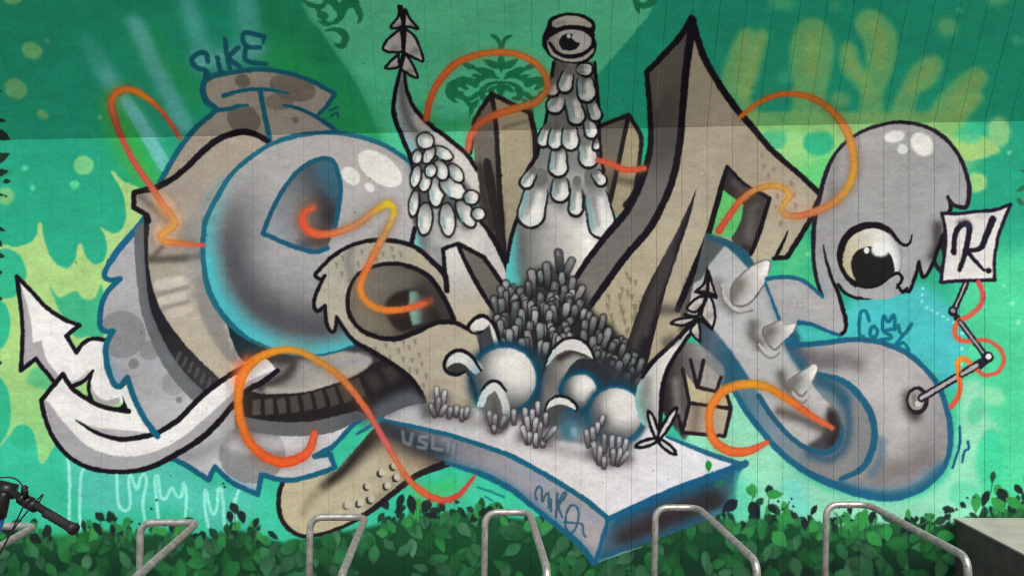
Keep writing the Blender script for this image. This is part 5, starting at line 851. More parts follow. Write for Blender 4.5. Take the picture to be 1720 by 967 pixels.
def tubes():
    R, O, Y, B = (222, 78, 58), (236, 116, 42), (226, 176, 44), (206, 128, 80)
    el('painted_orange_tube', 'orange tube coming out of the sphere hole down to the eye socket')
    air([(525, 345), (512, 362), (514, 380), (530, 392)], 34, (176, 96, 66), .4)
    P = [(526, 350), (512, 356), (508, 372), (517, 386), (537, 394), (566, 390), (600, 376), (630, 354), (650, 343), (661, 352), (657, 372), (641, 402), (622, 440), (608, 468), (606, 490), (620, 510), (650, 521), (688, 517), (714, 509)]
    tube(P, [10, 14, 15, 15, 14, 13, 13, 13, 14, 14, 13, 13, 12, 12, 12, 12, 12, 11, 7], [(206, 90, 66), (226, 84, 58), (228, 98, 60), (206, 124, 84), (198, 132, 90), (224, 184, 44), (196, 150, 96), (206, 128, 84), (226, 108, 60), (216, 128, 58), (228, 124, 52), (230, 112, 52), (220, 90, 56)], .4)
    air([(700, 512), (722, 506)], 16, (200, 90, 60), .6)
    el('painted_orange_tube', 'long orange loop over the white arrow running down to the slab')
    P = [(528, 728), (522, 750), (507, 767), (476, 776), (445, 766), (419, 742), (405, 708), (400, 673), (406, 634), (427, 606), (460, 590), (498, 589), (534, 606), (570, 632), (597, 662), (617, 690), (635, 720), (653, 752), (679, 795), (700, 818), (727, 835), (752, 839), (775, 827), (796, 800)]
    tube(P, [13, 15, 17, 18, 17, 16, 15, 15, 17, 16, 13, 12, 12, 12, 11, 10, 10, 10, 10, 11, 12, 10, 8, 5], [(222, 90, 66), (234, 84, 44), (236, 92, 42), (234, 112, 44), (232, 124, 44), (232, 130, 40), (226, 138, 44), (206, 132, 58), (206, 118, 62), (216, 100, 72), (206, 84, 96), (204, 110, 76), (222, 92, 58), (218, 74, 62), (206, 66, 72)], .42, 2.3)
    air([(400, 640), (402, 620), (415, 605)], 24, (244, 110, 50), .6)
    el('painted_orange_tube', 'orange loop at the upper left falling onto the beige collar')
    P = [(302, 232), (285, 205), (265, 180), (240, 160), (215, 150), (195, 156), (187, 172), (190, 192), (200, 220), (210, 244), (230, 280), (255, 316), (275, 345), (290, 366), (293, 379), (279, 388), (270, 396), (276, 405), (300, 408), (342, 412)]
    air(P[5:11], 34, (60, 160, 60), .5)
    tube(P, [6, 7, 8, 10, 12, 13, 13, 12, 10, 9, 9, 11, 12, 12, 12, 11, 11, 11, 10, 6], [U(150, 62, 54), U(160, 70, 46), U(184, 100, 26), U(180, 90, 34), U(160, 76, 50), (196, 76, 60), (206, 74, 74), (214, 84, 74), (206, 110, 78), (198, 148, 74), (214, 150, 60), (226, 120, 62), (222, 84, 84)], .4, 2.2)
    air([(275, 345), (285, 370), (275, 392)], 44, (222, 140, 90), .4)
    el('painted_orange_tube', 'orange arc behind the block tower at the top centre')
    P = [(716, 200), (722, 170), (738, 136), (766, 107), (800, 93), (838, 88), (870, 92), (899, 106), (917, 128), (919, 150)]
    tube(P, [10, 11, 12, 12, 11, 11, 11, 11, 11, 10], [U(160, 62, 34), U(168, 76, 36), U(176, 86, 36), U(168, 84, 40), U(150, 84, 44)], .4, 2.2)
    el('painted_orange_tube', 'orange arc crossing the front of the block tower')
    P = [(919, 152), (900, 172), (868, 182), (835, 192), (808, 206), (792, 226), (786, 250)]
    tube(P, [10, 12, 13, 13, 13, 13, 10], [U(150, 84, 44), U(160, 88, 44), U(168, 76, 40), (200, 92, 64), (214, 96, 84)], .45, 2.4)
    el('painted_orange_tube', 'short red tube crossing the small block tower')
    tube([(1004, 269), (1028, 276), (1050, 285), (1082, 283)], [9, 10, 11, 10], [(204, 88, 66), (214, 80, 58), (206, 84, 60)], .45)
    el('painted_orange_tube', 'orange ring from the spire letter to the tooth creature')
    P = [(1244, 196), (1270, 176), (1300, 161), (1330, 158), (1365, 165), (1396, 186), (1420, 216), (1432, 250), (1434, 285), (1424, 315), (1400, 340), (1368, 356), (1336, 363), (1316, 358), (1314, 346), (1325, 331), (1319, 318), (1298, 312), (1270, 318), (1246, 335), (1226, 360), (1207, 388)]
    tube(P, [7, 8, 9, 9, 11, 13, 14, 15, 15, 14, 14, 13, 12, 11, 11, 11, 11, 11, 11, 11, 11, 11], [U(170, 84, 28), U(164, 76, 30), U(168, 80, 26), (206, 110, 40), (212, 126, 60), (206, 138, 70), (210, 150, 66), (206, 124, 80), (206, 110, 76), (206, 148, 84), (210, 150, 76), (196, 128, 70), (212, 84, 58), (214, 70, 52)], .4, 2.2)
    el('painted_orange_tube', 'orange ring in front of the horned limb')
    P = [(1398, 718), (1362, 697), (1320, 668), (1286, 649), (1250, 645), (1216, 656), (1196, 680), (1191, 708), (1200, 740), (1226, 757), (1256, 757), (1288, 743)]
    air([(1395, 725), (1350, 705), (1310, 690)], 20, (70, 62, 56), .7)
    tube(P, [8, 12, 14, 14, 15, 15, 15, 14, 15, 17, 15, 8], [(214, 96, 76), (226, 98, 56), (226, 124, 40), (222, 146, 40), (232, 122, 46), (238, 126, 52), (234, 108, 52), (232, 96, 48), (222, 96, 70)], .3, 1.8)

def signatures():
    k = U(20, 72, 84)
    el('painted_signature', 'dark blue sprayed signature above the grey hat')
    air([(340, 105), (380, 95), (430, 85)], 40, (130, 196, 196), .6)
    for P in ([(349, 104), (346, 90), (334, 90), (322, 101), (330, 114), (346, 119), (350, 130)], [(365, 97), (366, 99)], [(367, 106), (371, 121)], [(378, 66), (381, 92), (386, 114)], [(400, 80), (386, 97), (402, 112)], [(444, 62), (410, 56), (413, 78), (436, 80)], [(413, 78), (414, 102), (446, 108)]): stroke(P, 8.5, k, soft=2.6, op=.95)
    stroke([(444, 62), (442, 72)], 6, k, soft=2); stroke([(346, 119), (344, 130), (352, 132)], 5, k, soft=2)
    stroke([(554, 186), (568, 180)], 4, k, soft=2); stroke([(556, 196), (566, 190), (568, 196)], 4, k, soft=2)
    el('painted_signature', 'blue sprayed signature above the curled end')
    b = (24, 126, 158)
    for P in ([(1460, 538), (1454, 523), (1446, 524), (1443, 544), (1444, 562), (1451, 565)], [(1468, 548), (1474, 556), (1470, 566), (1462, 562), (1462, 552), (1468, 548)], [(1482, 553), (1484, 531), (1492, 540), (1502, 529), (1503, 553)], [(1498, 553), (1484, 556), (1496, 563), (1496, 568), (1480, 570)], [(1509, 546), (1512, 558), (1520, 560), (1531, 544)], [(1520, 560), (1508, 574), (1506, 580), (1518, 576), (1526, 588)]): stroke(P, 6, b, soft=1.8)
    el('painted_tick_marks', 'blue tick marks right of the curled end')
    stroke([(1612, 716), (1612, 745), (1600, 785)], 4.6, (34, 104, 150), soft=1.6); stroke([(1626, 741), (1627, 752), (1620, 758), (1616, 775)], [6, 5, 5, 4], (34, 104, 150), soft=1.6)

def paint_mural():
    background(); damask(); sprays(); hedge(); boot(); c_letter(); blocks(); horn_left(); dome_tower(); right_first = None
    a_letter(); right_limb(); tooth_creature(); head_creature(); slab(); coral(); spheres(); small_plant(); sprig(); sign_and_arm(); arrow_left(); tubes(); signatures()
    # the cans: beige is a greyed taupe, the greys are neutral
    Rr, Gg, Bb = CV[..., 0], CV[..., 1], CV[..., 2]
    be = np.clip((Rr - Bb - 8) / 14, 0, 1) * np.clip((88 - (Rr - Bb)) / 16, 0, 1) * np.clip((34 - np.abs(Rr - Gg)) / 8, 0, 1) * np.clip((Rr - 60) / 60, 0, 1)
    lum = (Rr + Gg + Bb) / 3
    for k, f in enumerate((.905, .91, .925)): CV[..., k] += be * ((CV[..., k] * .86 + lum * .14) * f - CV[..., k])
    gr = np.clip((16 - np.abs(Rr - Bb)) / 6, 0, 1) * np.clip((14 - np.abs(Rr - Gg)) / 6, 0, 1) * np.clip((lum - 80) / 40, 0, 1) * np.clip((212 - lum) / 16, 0, 1)
    for k, f in enumerate((.985, .985, .985)): CV[..., k] += gr * ((CV[..., k] * .6 + lum * .4) * f - CV[..., k])
    bl = np.clip((Bb - Rr - 40) / 30, 0, 1) * np.clip((Bb - Gg - 8) / 12, 0, 1)
    for k, f in enumerate((.8, .9, .86)): CV[..., k] *= 1 - bl * (1 - f)
    # uneven spray: soft mottling, fine weave and specks
    def vnoise(sx, sy):
        a = rng.standard_normal((H // sy + 3, W // sx + 3)).astype(np.float32)
        y = np.arange(H) / sy; x = np.arange(W) / sx; y0 = y.astype(int); x0 = x.astype(int); fy = (y - y0)[:, None]; fx = (x - x0)[None]
        return (a[y0][:, x0] * (1 - fy) * (1 - fx) + a[y0 + 1][:, x0] * fy * (1 - fx) + a[y0][:, x0 + 1] * (1 - fy) * fx + a[y0 + 1][:, x0 + 1] * fy * fx).astype(np.float32)
    n = 1 + .022 * vnoise(60, 40) + .020 * vnoise(18, 9) + .020 * vnoise(5, 2) + .022 * vnoise(2, 2)
    CV[:] *= n[..., None]
    CV[..., 0] += 1.6 * vnoise(7, 5); CV[..., 2] += 1.6 * vnoise(7, 5)
    for q in range(260):
        x, y, rr = rng.uniform(-200, 1900), rng.uniform(-100, 980), rng.uniform(.6, 1.4); disc(x, y, rr, rr, 0, (30, 40, 36), op=rng.uniform(.2, .7), mark=False)
    for x, y in ((1178, 291), (1518, 283), (1344, 512)): ring(x, y, 6, 6, 0, 1.2, (120, 112, 96), op=.5, mark=False)
    # ragged spray edges: a small wander of the brush
    dx, dy = .4 * vnoise(4, 4) + .25 * vnoise(11, 11), .4 * vnoise(4, 4) + .25 * vnoise(11, 11)
    yy, xx = np.mgrid[0:H, 0:W]
    X = np.clip(xx + dx, 0, W - 1.001); Y = np.clip(yy + dy, 0, H - 1.001)
    x0 = X.astype(int); y0 = Y.astype(int); fx = (X - x0)[..., None]; fy = (Y - y0)[..., None]
    CV[:] = CV[y0, x0] * (1 - fx) * (1 - fy) + CV[y0, x0 + 1] * fx * (1 - fy) + CV[y0 + 1, x0] * (1 - fx) * fy + CV[y0 + 1, x0 + 1] * fx * fy
paint_mural()
#MURAL_END

# ------------------------------------------------------------------ materials
def mat(name, col, rough=.6, metal=0, var=.15, scale=6, bump=0, bscale=40, spec=.5):
    m = bpy.data.materials.new(name); m.use_nodes = True; t = m.node_tree; p = t.nodes['Principled BSDF']
    p.inputs['Roughness'].default_value = rough; p.inputs['Metallic'].default_value = metal; p.inputs['Specular IOR Level'].default_value = spec
    tc = t.nodes.new('ShaderNodeTexCoord'); n = t.nodes.new('ShaderNodeTexNoise'); n.inputs['Scale'].default_value = scale; n.inputs['Detail'].default_value = 6
    t.links.new(tc.outputs['Object'], n.inputs['Vector'])
    r = t.nodes.new('ShaderNodeValToRGB'); r.color_ramp.elements[0].position = .3; r.color_ramp.elements[1].position = .72
    r.color_ramp.elements[0].color = tuple(c * (1 - var) for c in col) + (1,); r.color_ramp.elements[1].color = tuple(min(1, c * (1 + var)) for c in col) + (1,)
    t.links.new(n.outputs['Fac'], r.inputs[0]); t.links.new(r.outputs[0], p.inputs['Base Color'])
    if bump:
        n2 = t.nodes.new('ShaderNodeTexNoise'); n2.inputs['Scale'].default_value = bscale; n2.inputs['Detail'].default_value = 4; t.links.new(tc.outputs['Object'], n2.inputs['Vector'])
        b = t.nodes.new('ShaderNodeBump'); b.inputs['Strength'].default_value = bump; b.inputs['Distance'].default_value = .004
        t.links.new(n2.outputs['Fac'], b.inputs['Height']); t.links.new(b.outputs[0], p.inputs['Normal'])
    return m
def paint_material():
    m = bpy.data.materials.new('spray_paint_on_boards'); m.use_nodes = True; t = m.node_tree; p = t.nodes['Principled BSDF']
    a = t.nodes.new('ShaderNodeAttribute'); a.attribute_name = 'paint'
    g = t.nodes.new('ShaderNodeNewGeometry'); n = t.nodes.new('ShaderNodeTexNoise'); n.inputs['Scale'].default_value = 160; n.inputs['Detail'].default_value = 3
    mp = t.nodes.new('ShaderNodeMapping'); mp.inputs['Scale'].default_value = (1, 1, 1.8); t.links.new(g.outputs['Position'], mp.inputs['Vector']); t.links.new(mp.outputs[0], n.inputs['Vector'])
    mx = t.nodes.new('ShaderNodeMix'); mx.data_type = 'RGBA'; mx.blend_type = 'MULTIPLY'; mx.inputs['Factor'].default_value = 1
    r = t.nodes.new('ShaderNodeValToRGB'); r.color_ramp.elements[0].position = .3; r.color_ramp.elements[1].position = .7; r.color_ramp.elements[0].color = (.95, .95, .95, 1); r.color_ramp.elements[1].color = (1.03, 1.03, 1.03, 1)
    t.links.new(n.outputs['Fac'], r.inputs[0]); t.links.new(a.outputs['Color'], mx.inputs['A']); t.links.new(r.outputs[0], mx.inputs['B']); t.links.new(mx.outputs['Result'], p.inputs['Base Color'])
    p.inputs['Roughness'].default_value = .8; p.inputs['Specular IOR Level'].default_value = .1
    b = t.nodes.new('ShaderNodeBump'); b.inputs['Strength'].default_value = .07; b.inputs['Distance'].default_value = .002
    t.links.new(n.outputs['Fac'], b.inputs['Height']); t.links.new(b.outputs[0], p.inputs['Normal'])
    return m
PAINT = paint_material()
M_CORE = mat('dark_backing', (.04, .05, .045), .9)
M_STEEL = mat('weathered_galvanised_steel', (.46, .45, .41), .38, .55, .3, 30, .25, 120)
def spots(m, scale=260, amount=.62):           # dark grit and scratches on top of a material
    t = m.node_tree; p = t.nodes['Principled BSDF']; src = p.inputs['Base Color'].links[0].from_socket
    tc = t.nodes.new('ShaderNodeTexCoord'); mp = t.nodes.new('ShaderNodeMapping'); mp.inputs['Scale'].default_value = (1, 1, .35); n = t.nodes.new('ShaderNodeTexNoise'); n.inputs['Scale'].default_value = scale; n.inputs['Detail'].default_value = 5
    t.links.new(tc.outputs['Object'], mp.inputs[0]); t.links.new(mp.outputs[0], n.inputs['Vector']); r = t.nodes.new('ShaderNodeValToRGB'); r.color_ramp.elements[0].position = amount; r.color_ramp.elements[1].position = amount + .06; r.color_ramp.elements[0].color = (1, 1, 1, 1); r.color_ramp.elements[1].color = (.25, .22, .18, 1)
    mx = t.nodes.new('ShaderNodeMix'); mx.data_type = 'RGBA'; mx.blend_type = 'MULTIPLY'; mx.inputs['Factor'].default_value = .8
    t.links.new(n.outputs['Fac'], r.inputs[0]); t.links.new(src, mx.inputs['A']); t.links.new(r.outputs[0], mx.inputs['B']); t.links.new(mx.outputs['Result'], p.inputs['Base Color'])
spots(M_STEEL, 90, .63)
M_PLATE = mat('base_plate_steel', (.2, .19, .18), .6, .6, .25, 30)
M_LEDGE = mat('dark_side_concrete', (.078, .068, .057), .85, 0, .3, 9, .5, 120)  # ledge side: much darker base colour than its top
M_TOP = mat('pale_concrete_top', (.43, .395, .345), .85, 0, .16, 7, .5, 150); spots(M_TOP, 60, .66)
M_GROUND = mat('grey_paving', (.17, .165, .155), .9, 0, .2, 2, .4, 60)
M_BLACK = mat('black_rubber', (.014, .013, .013), .55, 0, .3, 40, .4, 200)
M_BLKM = mat('black_anodised', (.02, .019, .02), .35, .4, .2, 30)
M_BLUE = mat('blue_frame_enamel', (.02, .10, .32), .25, 0, .15, 12)
M_RIM = mat('bare_alloy', (.5, .5, .5), .3, .9, .1, 20)

def tag(o, label=None, cat=None, group=None, kind=None):
    for k, v in (('label', label), ('category', cat), ('group', group), ('kind', kind)):
        if v: o[k] = v
    return o
def empty(name, loc=(0, 0, 0)):
    o = bpy.data.objects.new(name, None); o.location = loc; o.empty_display_size = .1; COL.objects.link(o); return o
def obj(name, V, F, m, parent=None, smooth=False):
    me = bpy.data.meshes.new(name); me.from_pydata([tuple(v) for v in V], [], [tuple(f) for f in F]); me.materials.append(m)
    if smooth: me.polygons.foreach_set('use_smooth', [True] * len(me.polygons))
    me.update(); o = bpy.data.objects.new(name, me); COL.objects.link(o); o.parent = parent; return o
def boxm(x0, y0, z0, x1, y1, z1, b=0):
    V = [(x, y, z) for z in (z0, z1) for y in (y0, y1) for x in (x0, x1)]
    return V, [(0, 2, 3, 1), (4, 5, 7, 6), (0, 1, 5, 4), (2, 6, 7, 3), (0, 4, 6, 2), (1, 3, 7, 5)]
def bevel(o, wd, seg=2):
    md = o.modifiers.new('bevel', 'BEVEL'); md.width = wd; md.segments = seg; return o
def rounded(P, r, n=6):
    """polyline with its inner corners rounded to radius r"""
    P = [Vector(p) for p in P]; out = [P[0]]
    for i in range(1, len(P) - 1):
        a, b, c = P[i - 1], P[i], P[i + 1]; u, v = (a - b), (c - b); d = min(r, u.length * .45, v.length * .45); u.normalize(); v.normalize()
        p, q = b + u * d, b + v * d
        for k in range(n + 1):
            t = k / n; out.append(p * (1 - t) ** 2 + b * 2 * t * (1 - t) + q * t * t)
    out.append(P[-1]); return out
def tube3(P, R, n=14, cap=True):
    """circular tube along P; R one radius or one per point"""
    P = [Vector(p) for p in P]; R = R if hasattr(R, '__len__') else [R] * len(P); V, F = [], []
    up = None
    for i, p in enumerate(P):
        t = (P[min(i + 1, len(P) - 1)] - P[max(i - 1, 0)]).normalized()
        if up is None: up = Vector((0, 0, 1)) if abs(t.z) < .9 else Vector((1, 0, 0))
        s = t.cross(up).normalized(); up = s.cross(t).normalized()
        for k in range(n): a = 2 * math.pi * k / n; V.append(p + (s * math.cos(a) + up * math.sin(a)) * R[i])
    for i in range(len(P) - 1):
        for k in range(n): F.append((i * n + k, i * n + (k + 1) % n, (i + 1) * n + (k + 1) % n, (i + 1) * n + k))
    if cap: F.append(tuple(range(n))[::-1]); F.append(tuple((len(P) - 1) * n + k for k in range(n)))
    return V, F
def join(*parts):
    V, F = [], []
    for v, f in parts:
        k = len(V); V += list(v); F += [tuple(i + k for i in q) for q in f]
    return V, F

# ------------------------------------------------------------------ ground
g = obj('pavement', [(-1500, -1500, 0), (1500, -1500, 0), (1500, 1500, 0), (-1500, 1500, 0)], [(0, 1, 2, 3)], M_GROUND); tag(g, kind='structure')

# ------------------------------------------------------------------ the boarded wall: upright boards below, boards leaning out above
TILT = math.radians(27.8); SLOPE = 1.35
wall = empty('mural_wall'); tag(wall, 'boarded wall covered by a graffiti mural of grey and beige creatures on green', 'wall')
def zbreak(x): return CZ + (HOR - (235 - 32 * (x / S + 860) / 1720)) * S
def srgb2lin(c):
    c = np.clip(c / 255., 0, 1); return np.where(c <= .04045, c / 12.92, ((c + .055) / 1.055) ** 2.4)
ALB = srgb2lin(CV).astype(np.float32) * np.array((.965, 1.0, 1.01), np.float32)
def mirror(X):                                 # beyond the canvas the plain background of its margin goes on
    a = np.where(X < 0, -X, np.where(X > W - 1.01, X - (W - 1.01), 0)); t = np.abs((a + 130) % 260 - 130)
    return np.where(X < 0, t, np.where(X > W - 1.01, W - 1.01 - t, X))
def sample(px, py):
    X = mirror(px + PADX); Y = np.clip(py + PADT, 0, H - 1.01); x0 = X.astype(int); y0 = Y.astype(int); fx = (X - x0)[..., None]; fy = (Y - y0)[..., None]
    return ALB[y0, x0] * (1 - fx) * (1 - fy) + ALB[y0, x0 + 1] * fx * (1 - fy) + ALB[y0 + 1, x0] * (1 - fx) * fy + ALB[y0 + 1, x0 + 1] * fx * fy
SEAM0, STEP = 1230.0, 42.4
VV, CC, QQ, OWN = [], [], [], []; nv = 0
PLANKS = []                                    # name of every board
k0, k1 = -54, 38
for k in range(k0, k1):
    pa, pb = SEAM0 + STEP * k, SEAM0 + STEP * (k + 1)
    xa, xb = (pa - 860) * S, (pb - 860) * S
    vis = pb > -6 and pa < 1726
    q = min(1, max(0, (pa - 250) / 900)); gap, bw, dep = .00005 + .0003 * q, .0003 + .0011 * q, .0002 + .0019 * q
    nc = 36 if vis else 6
    us = np.concatenate([[xa + gap], np.linspace(xa + gap + bw, xb - gap - bw, nc), [xb - gap]])
    ys = np.concatenate([[dep], np.zeros(nc), [dep]])
    jit = rng.uniform(-.0008, .0008)
    for upper in (False, True):
        if upper:
            nr = 216 if vis else 30
            v = np.concatenate([np.linspace(.0004, .80, nr - 20 if vis else 20), np.linspace(.80, SLOPE, 21 if vis else 11)[1:]])
            z = zbreak(us)[None] + v[:, None] * math.cos(TILT); y = -v[:, None] * math.sin(TILT) + 0 * us[None]
            yb = y + ys[None] * math.cos(TILT) + jit; zb_ = z + ys[None] * math.sin(TILT)
        else:
            tt = np.linspace(0, 1, 600 if vis else 60) if not vis else np.concatenate([np.linspace(0, .012, 4)[:-1], np.linspace(.012, 1, 650)])
            z = tt[:, None] * (zbreak(us)[None] - .0004); y = 0 * z
            yb = ys[None] + 0 * z + jit; zb_ = z
        px = 860 + us[None] * FPX / (D + y); py = HOR - (z - CZ) * FPX / (D + y)
        c = sample(px, py); R_, C_ = z.shape
        pos = np.stack([np.broadcast_to(us[None], z.shape), np.broadcast_to(yb, z.shape), zb_], -1)
        idx = np.arange(R_ * C_).reshape(R_, C_) + nv
        quads = np.stack([idx[:-1, :-1], idx[:-1, 1:], idx[1:, 1:], idx[1:, :-1]], -1).reshape(-1, 4)
        cx = mirror((px[:-1, :-1] + px[1:, 1:]) / 2 + PADX); cy = (py[:-1, :-1] + py[1:, 1:]) / 2 + PADT
        ids = ID[np.clip(cy, 0, H - 1).astype(int), np.clip(cx, 0, W - 1).astype(int)].reshape(-1).copy()
        PLANKS.append('leaning_board' if upper else 'board'); ids[ids == 0] = -len(PLANKS)
        VV.append(pos.reshape(-1, 3)); CC.append(c.reshape(-1, 3)); QQ.append(quads); OWN.append(ids); nv += R_ * C_
        # body of the board behind its painted face
        i0, i1 = (0, R_ - 1)
        fr = pos[[0, 0, -1, -1], [0, -1, -1, 0]]; nrm = np.array((0, math.cos(TILT), math.sin(TILT))) if upper else np.array((0, 1, 0))
        fr = fr + nrm * .0012; bk = fr + nrm * .02
        bc = c[[0, 0, -1, -1], [0, -1, -1, 0]] * .6
        VV.append(np.vstack([fr, bk])); CC.append(np.vstack([bc, bc]))
        QQ.append(np.array([(0, 4, 5, 1), (1, 5, 6, 2), (2, 6, 7, 3), (3, 7, 4, 0), (4, 7, 6, 5), (0, 1, 2, 3)]) + nv); OWN.append(np.full(6, -len(PLANKS))); nv += 8
VV = np.concatenate(VV).astype(np.float32); CC = np.concatenate(CC).astype(np.float32); QQ = np.concatenate(QQ); OWN = np.concatenate(OWN)
# elements with only a few cells left in view go to what they lie on
cnt = np.bincount(OWN[OWN > 0], minlength=len(NAMES))
order = np.argsort(OWN, kind='stable'); so = OWN[order]; cuts = np.flatnonzero(np.diff(so)) + 1
MADE = {}
for grp in np.split(order, cuts):
    own = int(OWN[grp[0]]); qs = QQ[grp]; uq, inv = np.unique(qs, return_inverse=True); inv = inv.reshape(qs.shape)
    nm = PLANKS[-own - 1] if own < 0 else NAMES[own][0]
    me = bpy.data.meshes.new(nm); n_, f_ = len(uq), len(qs)
    me.vertices.add(n_); me.vertices.foreach_set('co', VV[uq].ravel()); me.loops.add(f_ * 4); me.loops.foreach_set('vertex_index', inv.astype(np.int32).ravel())
    me.polygons.add(f_); me.polygons.foreach_set('loop_start', np.arange(0, f_ * 4, 4, dtype=np.int32)); me.update(calc_edges=True)
    at = me.color_attributes.new('paint', 'FLOAT_COLOR', 'POINT'); at.data.foreach_set('color', np.concatenate([CC[uq], np.ones((n_, 1), np.float32)], 1).ravel())
    me.materials.append(PAINT); o = bpy.data.objects.new(nm, me); COL.objects.link(o); o.parent = wall; MADE[own] = o
    if own > 0 and NAMES[own][1]: o['label'] = NAMES[own][1]
for own, o in MADE.items():
    if own > 0 and NAMES[own][2] in MADE:
        par = NAMES[own][2]
        if NAMES[par][2] in MADE: par = NAMES[par][2]      # never deeper than wall > figure > detail
        o.parent = MADE[par]
xl, xr = (SEAM0 + STEP * k0 - 860) * S, (SEAM0 + STEP * k1 - 860) * S
cs, sn = math.cos(TILT), math.sin(TILT)
def prism(prof):                               # the same section at both ends, each at the height of the joint there
    return [(x, y, z + (zbreak(x) if rel else 0)) for x in (xl, xr) for y, z, rel in prof], [(0, 1, 2, 3), (7, 6, 5, 4), (0, 4, 5, 1), (1, 5, 6, 2), (2, 6, 7, 3), (3, 7, 4, 0)]
obj('wall_core', *prism([(.026, 0, 0), (.026, .02, 1), (.14, .02, 1), (.14, 0, 0)]), M_CORE, wall)
b0 = np.array((0, 0)) + np.array((cs, sn)) * .026; b1 = b0 + np.array((-sn, cs)) * SLOPE; t_ = np.array((cs, sn)) * .1
obj('upper_core', *prism([(*p, 1) for p in (b0, b1, b1 + t_, b0 + t_)]), M_CORE, wall)

# ------------------------------------------------------------------ concrete ledge against the wall
lx, lz = (1603 - 860) * S, CZ - (868.5 - HOR) * S
led = empty('concrete_ledge', (lx + 1, -.6, 0)); tag(led, 'low concrete ledge with pale top and dark side at the right end of the wall', 'ledge')
inv = led.matrix_world
def at_root(o, root): o.parent = root; o.location = -root.location; return o
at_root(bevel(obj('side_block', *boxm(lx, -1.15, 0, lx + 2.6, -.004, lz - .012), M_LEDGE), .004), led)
at_root(bevel(obj('top_slab', *boxm(lx - .002, -1.152, lz - .012, lx + 2.6, -.004, lz), M_TOP), .003), led)

# ------------------------------------------------------------------ bike hoops
RACKS = [(-40, 60, 883, 'steel bike hoop at the left edge beside the parked bicycle'), (236, 332, 877, 'steel bike hoop below the pale aqua drips'), (521, 614, 868, 'steel bike hoop in front of the cream boot toe'), (815, 889, 860, 'steel bike hoop left of the slab signature'), (1101, 1172, 852, 'steel bike hoop in front of the dark end of the slab'), (1388, 1458, 847, 'steel bike hoop nearest the concrete ledge')]
for i, (pl, pr, yy_, lab) in enumerate(RACKS):
    zt = .75; dep = (CZ - zt) * FPX / (yy_ - HOR); yf = dep - D; x1 = (pl - 860) * dep / FPX; x2 = (pr - 860) * dep / FPX; R = .0158
    root = empty('bike_hoop', (x2, yf, 0)); tag(root, lab, 'bike rack', 'steel bike hoops in front of the wall')
    P = [(x1 - x2 - .012, 0, .01), (x1 - x2, 0, zt), (0, 0, zt), (.05, -.85, zt), (.055, -.86, .01)]
    obj('tube', *tube3(rounded(P, .062, 8), R, 18), M_STEEL, root, True)
    for cx_, cy_ in ((x1 - x2 - .012, 0), (.055, -.86)):
        a = [2 * math.pi * k / 20 for k in range(20)]
        V = [(cx_ + .05 * math.cos(t), cy_ + .05 * math.sin(t), z) for z in (.001, .011) for t in a]
        obj('base_plate', V, [tuple(range(20))[::-1], tuple(range(20, 40))] + [(k, (k + 1) % 20, 20 + (k + 1) % 20, 20 + k) for k in range(20)], M_PLATE, root)

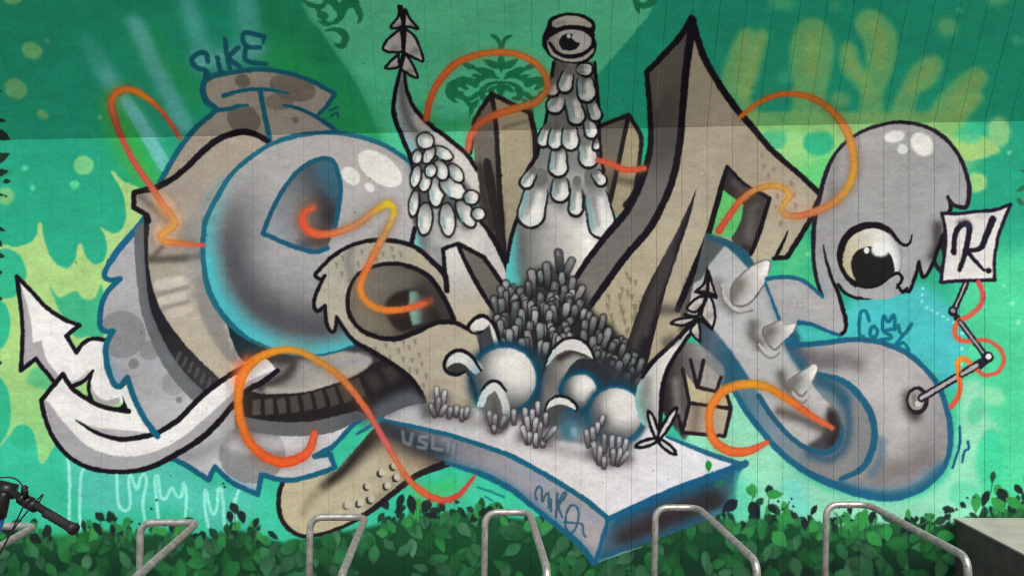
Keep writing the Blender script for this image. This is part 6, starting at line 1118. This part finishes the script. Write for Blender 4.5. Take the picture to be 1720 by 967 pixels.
# ------------------------------------------------------------------ bicycle at the left edge: only its handlebar reaches into the picture
def bicycle():
    root = empty('bicycle'); tag(root, 'parked blue bicycle with black handlebar and grips at the lower left', 'bicycle')
    f = Vector((-.25, .97, 0)).normalized(); rt = Vector((f.y, -f.x, 0)); lean = math.radians(19)
    clamp = Vector((-1.696, 3.0 - D, 1.123)); zc = clamp.z / math.cos(lean)
    up = Vector((0, 0, 1)) * math.cos(lean) + rt * math.sin(lean); left = up.cross(f)
    O = clamp - up * zc
    hl = -Vector((.296, -.14, -.096)).normalized(); hf = hl.cross(Vector((0, 0, 1))).normalized(); hu = hf.cross(hl)   # the turned handlebar: left, forward, up
    def T(p): return O + f * p[0] + left * p[1] + up * p[2]        # local: x forward, y left, z up
    def TB(p): return clamp + hf * p[0] + hl * p[1] + hu * (p[2] - zc)
    root.location = O
    def add(name, VF, m, parent=None, smooth=True):
        V, F = VF; t = TB if name in ('handlebar', 'grip', 'brake_lever', 'bell', 'shifter', 'cable') else T; o = obj(name, [t(v) - O for v in V], F, m, parent or root, smooth); return o
    tb = tube3
    def wheel(x):
        a = [2 * math.pi * k / 40 for k in range(41)]
        w_ = add('wheel', join(tb([(x, -.05, .34), (x, .05, .34)], .022, 12), *[tb([(x, .02 * (-1) ** k, .34), (x + .31 * math.cos(t), 0, .34 + .31 * math.sin(t))], .0012, 5) for k, t in enumerate([2 * math.pi * j / 24 for j in range(24)])]), M_RIM)
        add('tyre', tb([(x + .325 * math.cos(t), 0, .34 + .325 * math.sin(t)) for t in a], .019, 10, False), M_BLACK, w_); add('rim', tb([(x + .302 * math.cos(t), 0, .34 + .302 * math.sin(t)) for t in a], .011, 8, False), M_RIM, w_)
    hx = lambda z: -.02 - (zc - z) * -.30                            # head axis raked forward going down
    wheel(hx(.34) + .04); wheel(hx(.34) - 1.01)
    top, bot = (hx(zc - .085), 0, zc - .085), (hx(.79), 0, .79); bb = (hx(.79) - .62, 0, .29); st = (hx(.9) - .62, 0, .80); ra = (hx(.34) - 1.01, 0, .34)
    add('frame', join(tb([top, bot], .024), tb([(hx(.9), 0, .9), (st[0], 0, .78)], .018), tb([(hx(.82), 0, .82), bb], .021), tb([st, bb], .017), tb([bb, (ra[0], .06, .34)], .010), tb([bb, (ra[0], -.06, .34)], .010), tb([st, (ra[0], .06, .34)], .009), tb([st, (ra[0], -.06, .34)], .009)), M_BLUE)
    add('fork', join(*[tb([(hx(.78), .0, .78), (hx(.72), s * .055, .72), (hx(.34) + .04, s * .055, .34)], .013) for s in (-1, 1)]), M_BLUE)
    add('seat_post', tb([st, (st[0] - .05, 0, .95)], .013), M_BLKM)
    sd = add('saddle', tb([(st[0] + .11, 0, .985), (st[0] + .02, 0, .99), (st[0] - .08, 0, .995), (st[0] - .14, 0, 1.0)], [.018, .03, .065, .07], 14), M_BLACK)
    add('crank', join(tb([(bb[0], -.07, bb[2]), (bb[0], .07, bb[2])], .02), tb([(bb[0], -.07, bb[2]), (bb[0] + .17, -.07, bb[2])], .011), tb([(bb[0], .07, bb[2]), (bb[0] - .17, .07, bb[2])], .011), tb([(bb[0] + .17, -.07, bb[2]), (bb[0] + .17, -.16, bb[2])], .014), tb([(bb[0] - .17, .07, bb[2]), (bb[0] - .17, .16, bb[2])], .014)), M_BLKM)
    add('stem', join(tb([(hx(zc - .09), 0, zc - .09), (hx(zc - .05), 0, zc - .05), (-.01, 0, zc - .02), (0, 0, zc)], [.027, .024, .02, .021]), tb([(0, -.028, zc), (0, .028, zc)], .026)), M_BLKM)
    hb = add('handlebar', tb([(0, -.335, zc), (0, -.15, zc + .004), (0, 0, zc), (0, .15, zc + .004), (0, .335, zc)], .0125, 14), M_BLKM)
    for s in (-1, 1):
        gp = [(0, s * (.20 + .14 * k / 12), zc) for k in range(13)]
        add('grip', tb(gp, [.0165, .016, .0148, .016, .0148, .016, .0148, .016, .0148, .016, .0165, .019, .0195], 14), M_BLACK)
        lv = add('brake_lever', join(tb([(-.004, s * .125, zc - .004), (.03, s * .13, zc - .016)], [.013, .011]), tb([(-.001, s * .125, zc), (-.0015, s * .15, zc)], .0195), tb([(.028, s * .13, zc - .014), (.048, s * .17, zc - .03), (.05, s * .22, zc - .036), (.045, s * .265, zc - .034), (.042, s * .275, zc - .03)], [.008, .0075, .006, .0055, .007])), M_BLKM)
        add('cable', tb(rounded([(.03, s * .12, zc - .01), (.09, s * .07, zc + .0), (.10, s * .02, zc - .06), (.05, s * .0, zc - .16), (.02, 0, zc - .24)], .06), .0026, 6), M_BLACK, lv)
    add('bell', join(tb([(0, -.075, zc), (0, -.095, zc)], .02), tb([(-.002, -.085, zc + .015), (-.004, -.085, zc + .03), (-.004, -.085, zc + .045), (-.004, -.085, zc + .05)], [.008, .009, .011, .004])), M_BLKM)
    add('shifter', join(tb([(.0, -.105, zc), (0, -.122, zc)], .021), tb([(-.01, -.108, zc + .015), (-.02, -.112, zc + .045), (-.022, -.113, zc + .052)], [.009, .008, .004])), M_BLKM)
bicycle()
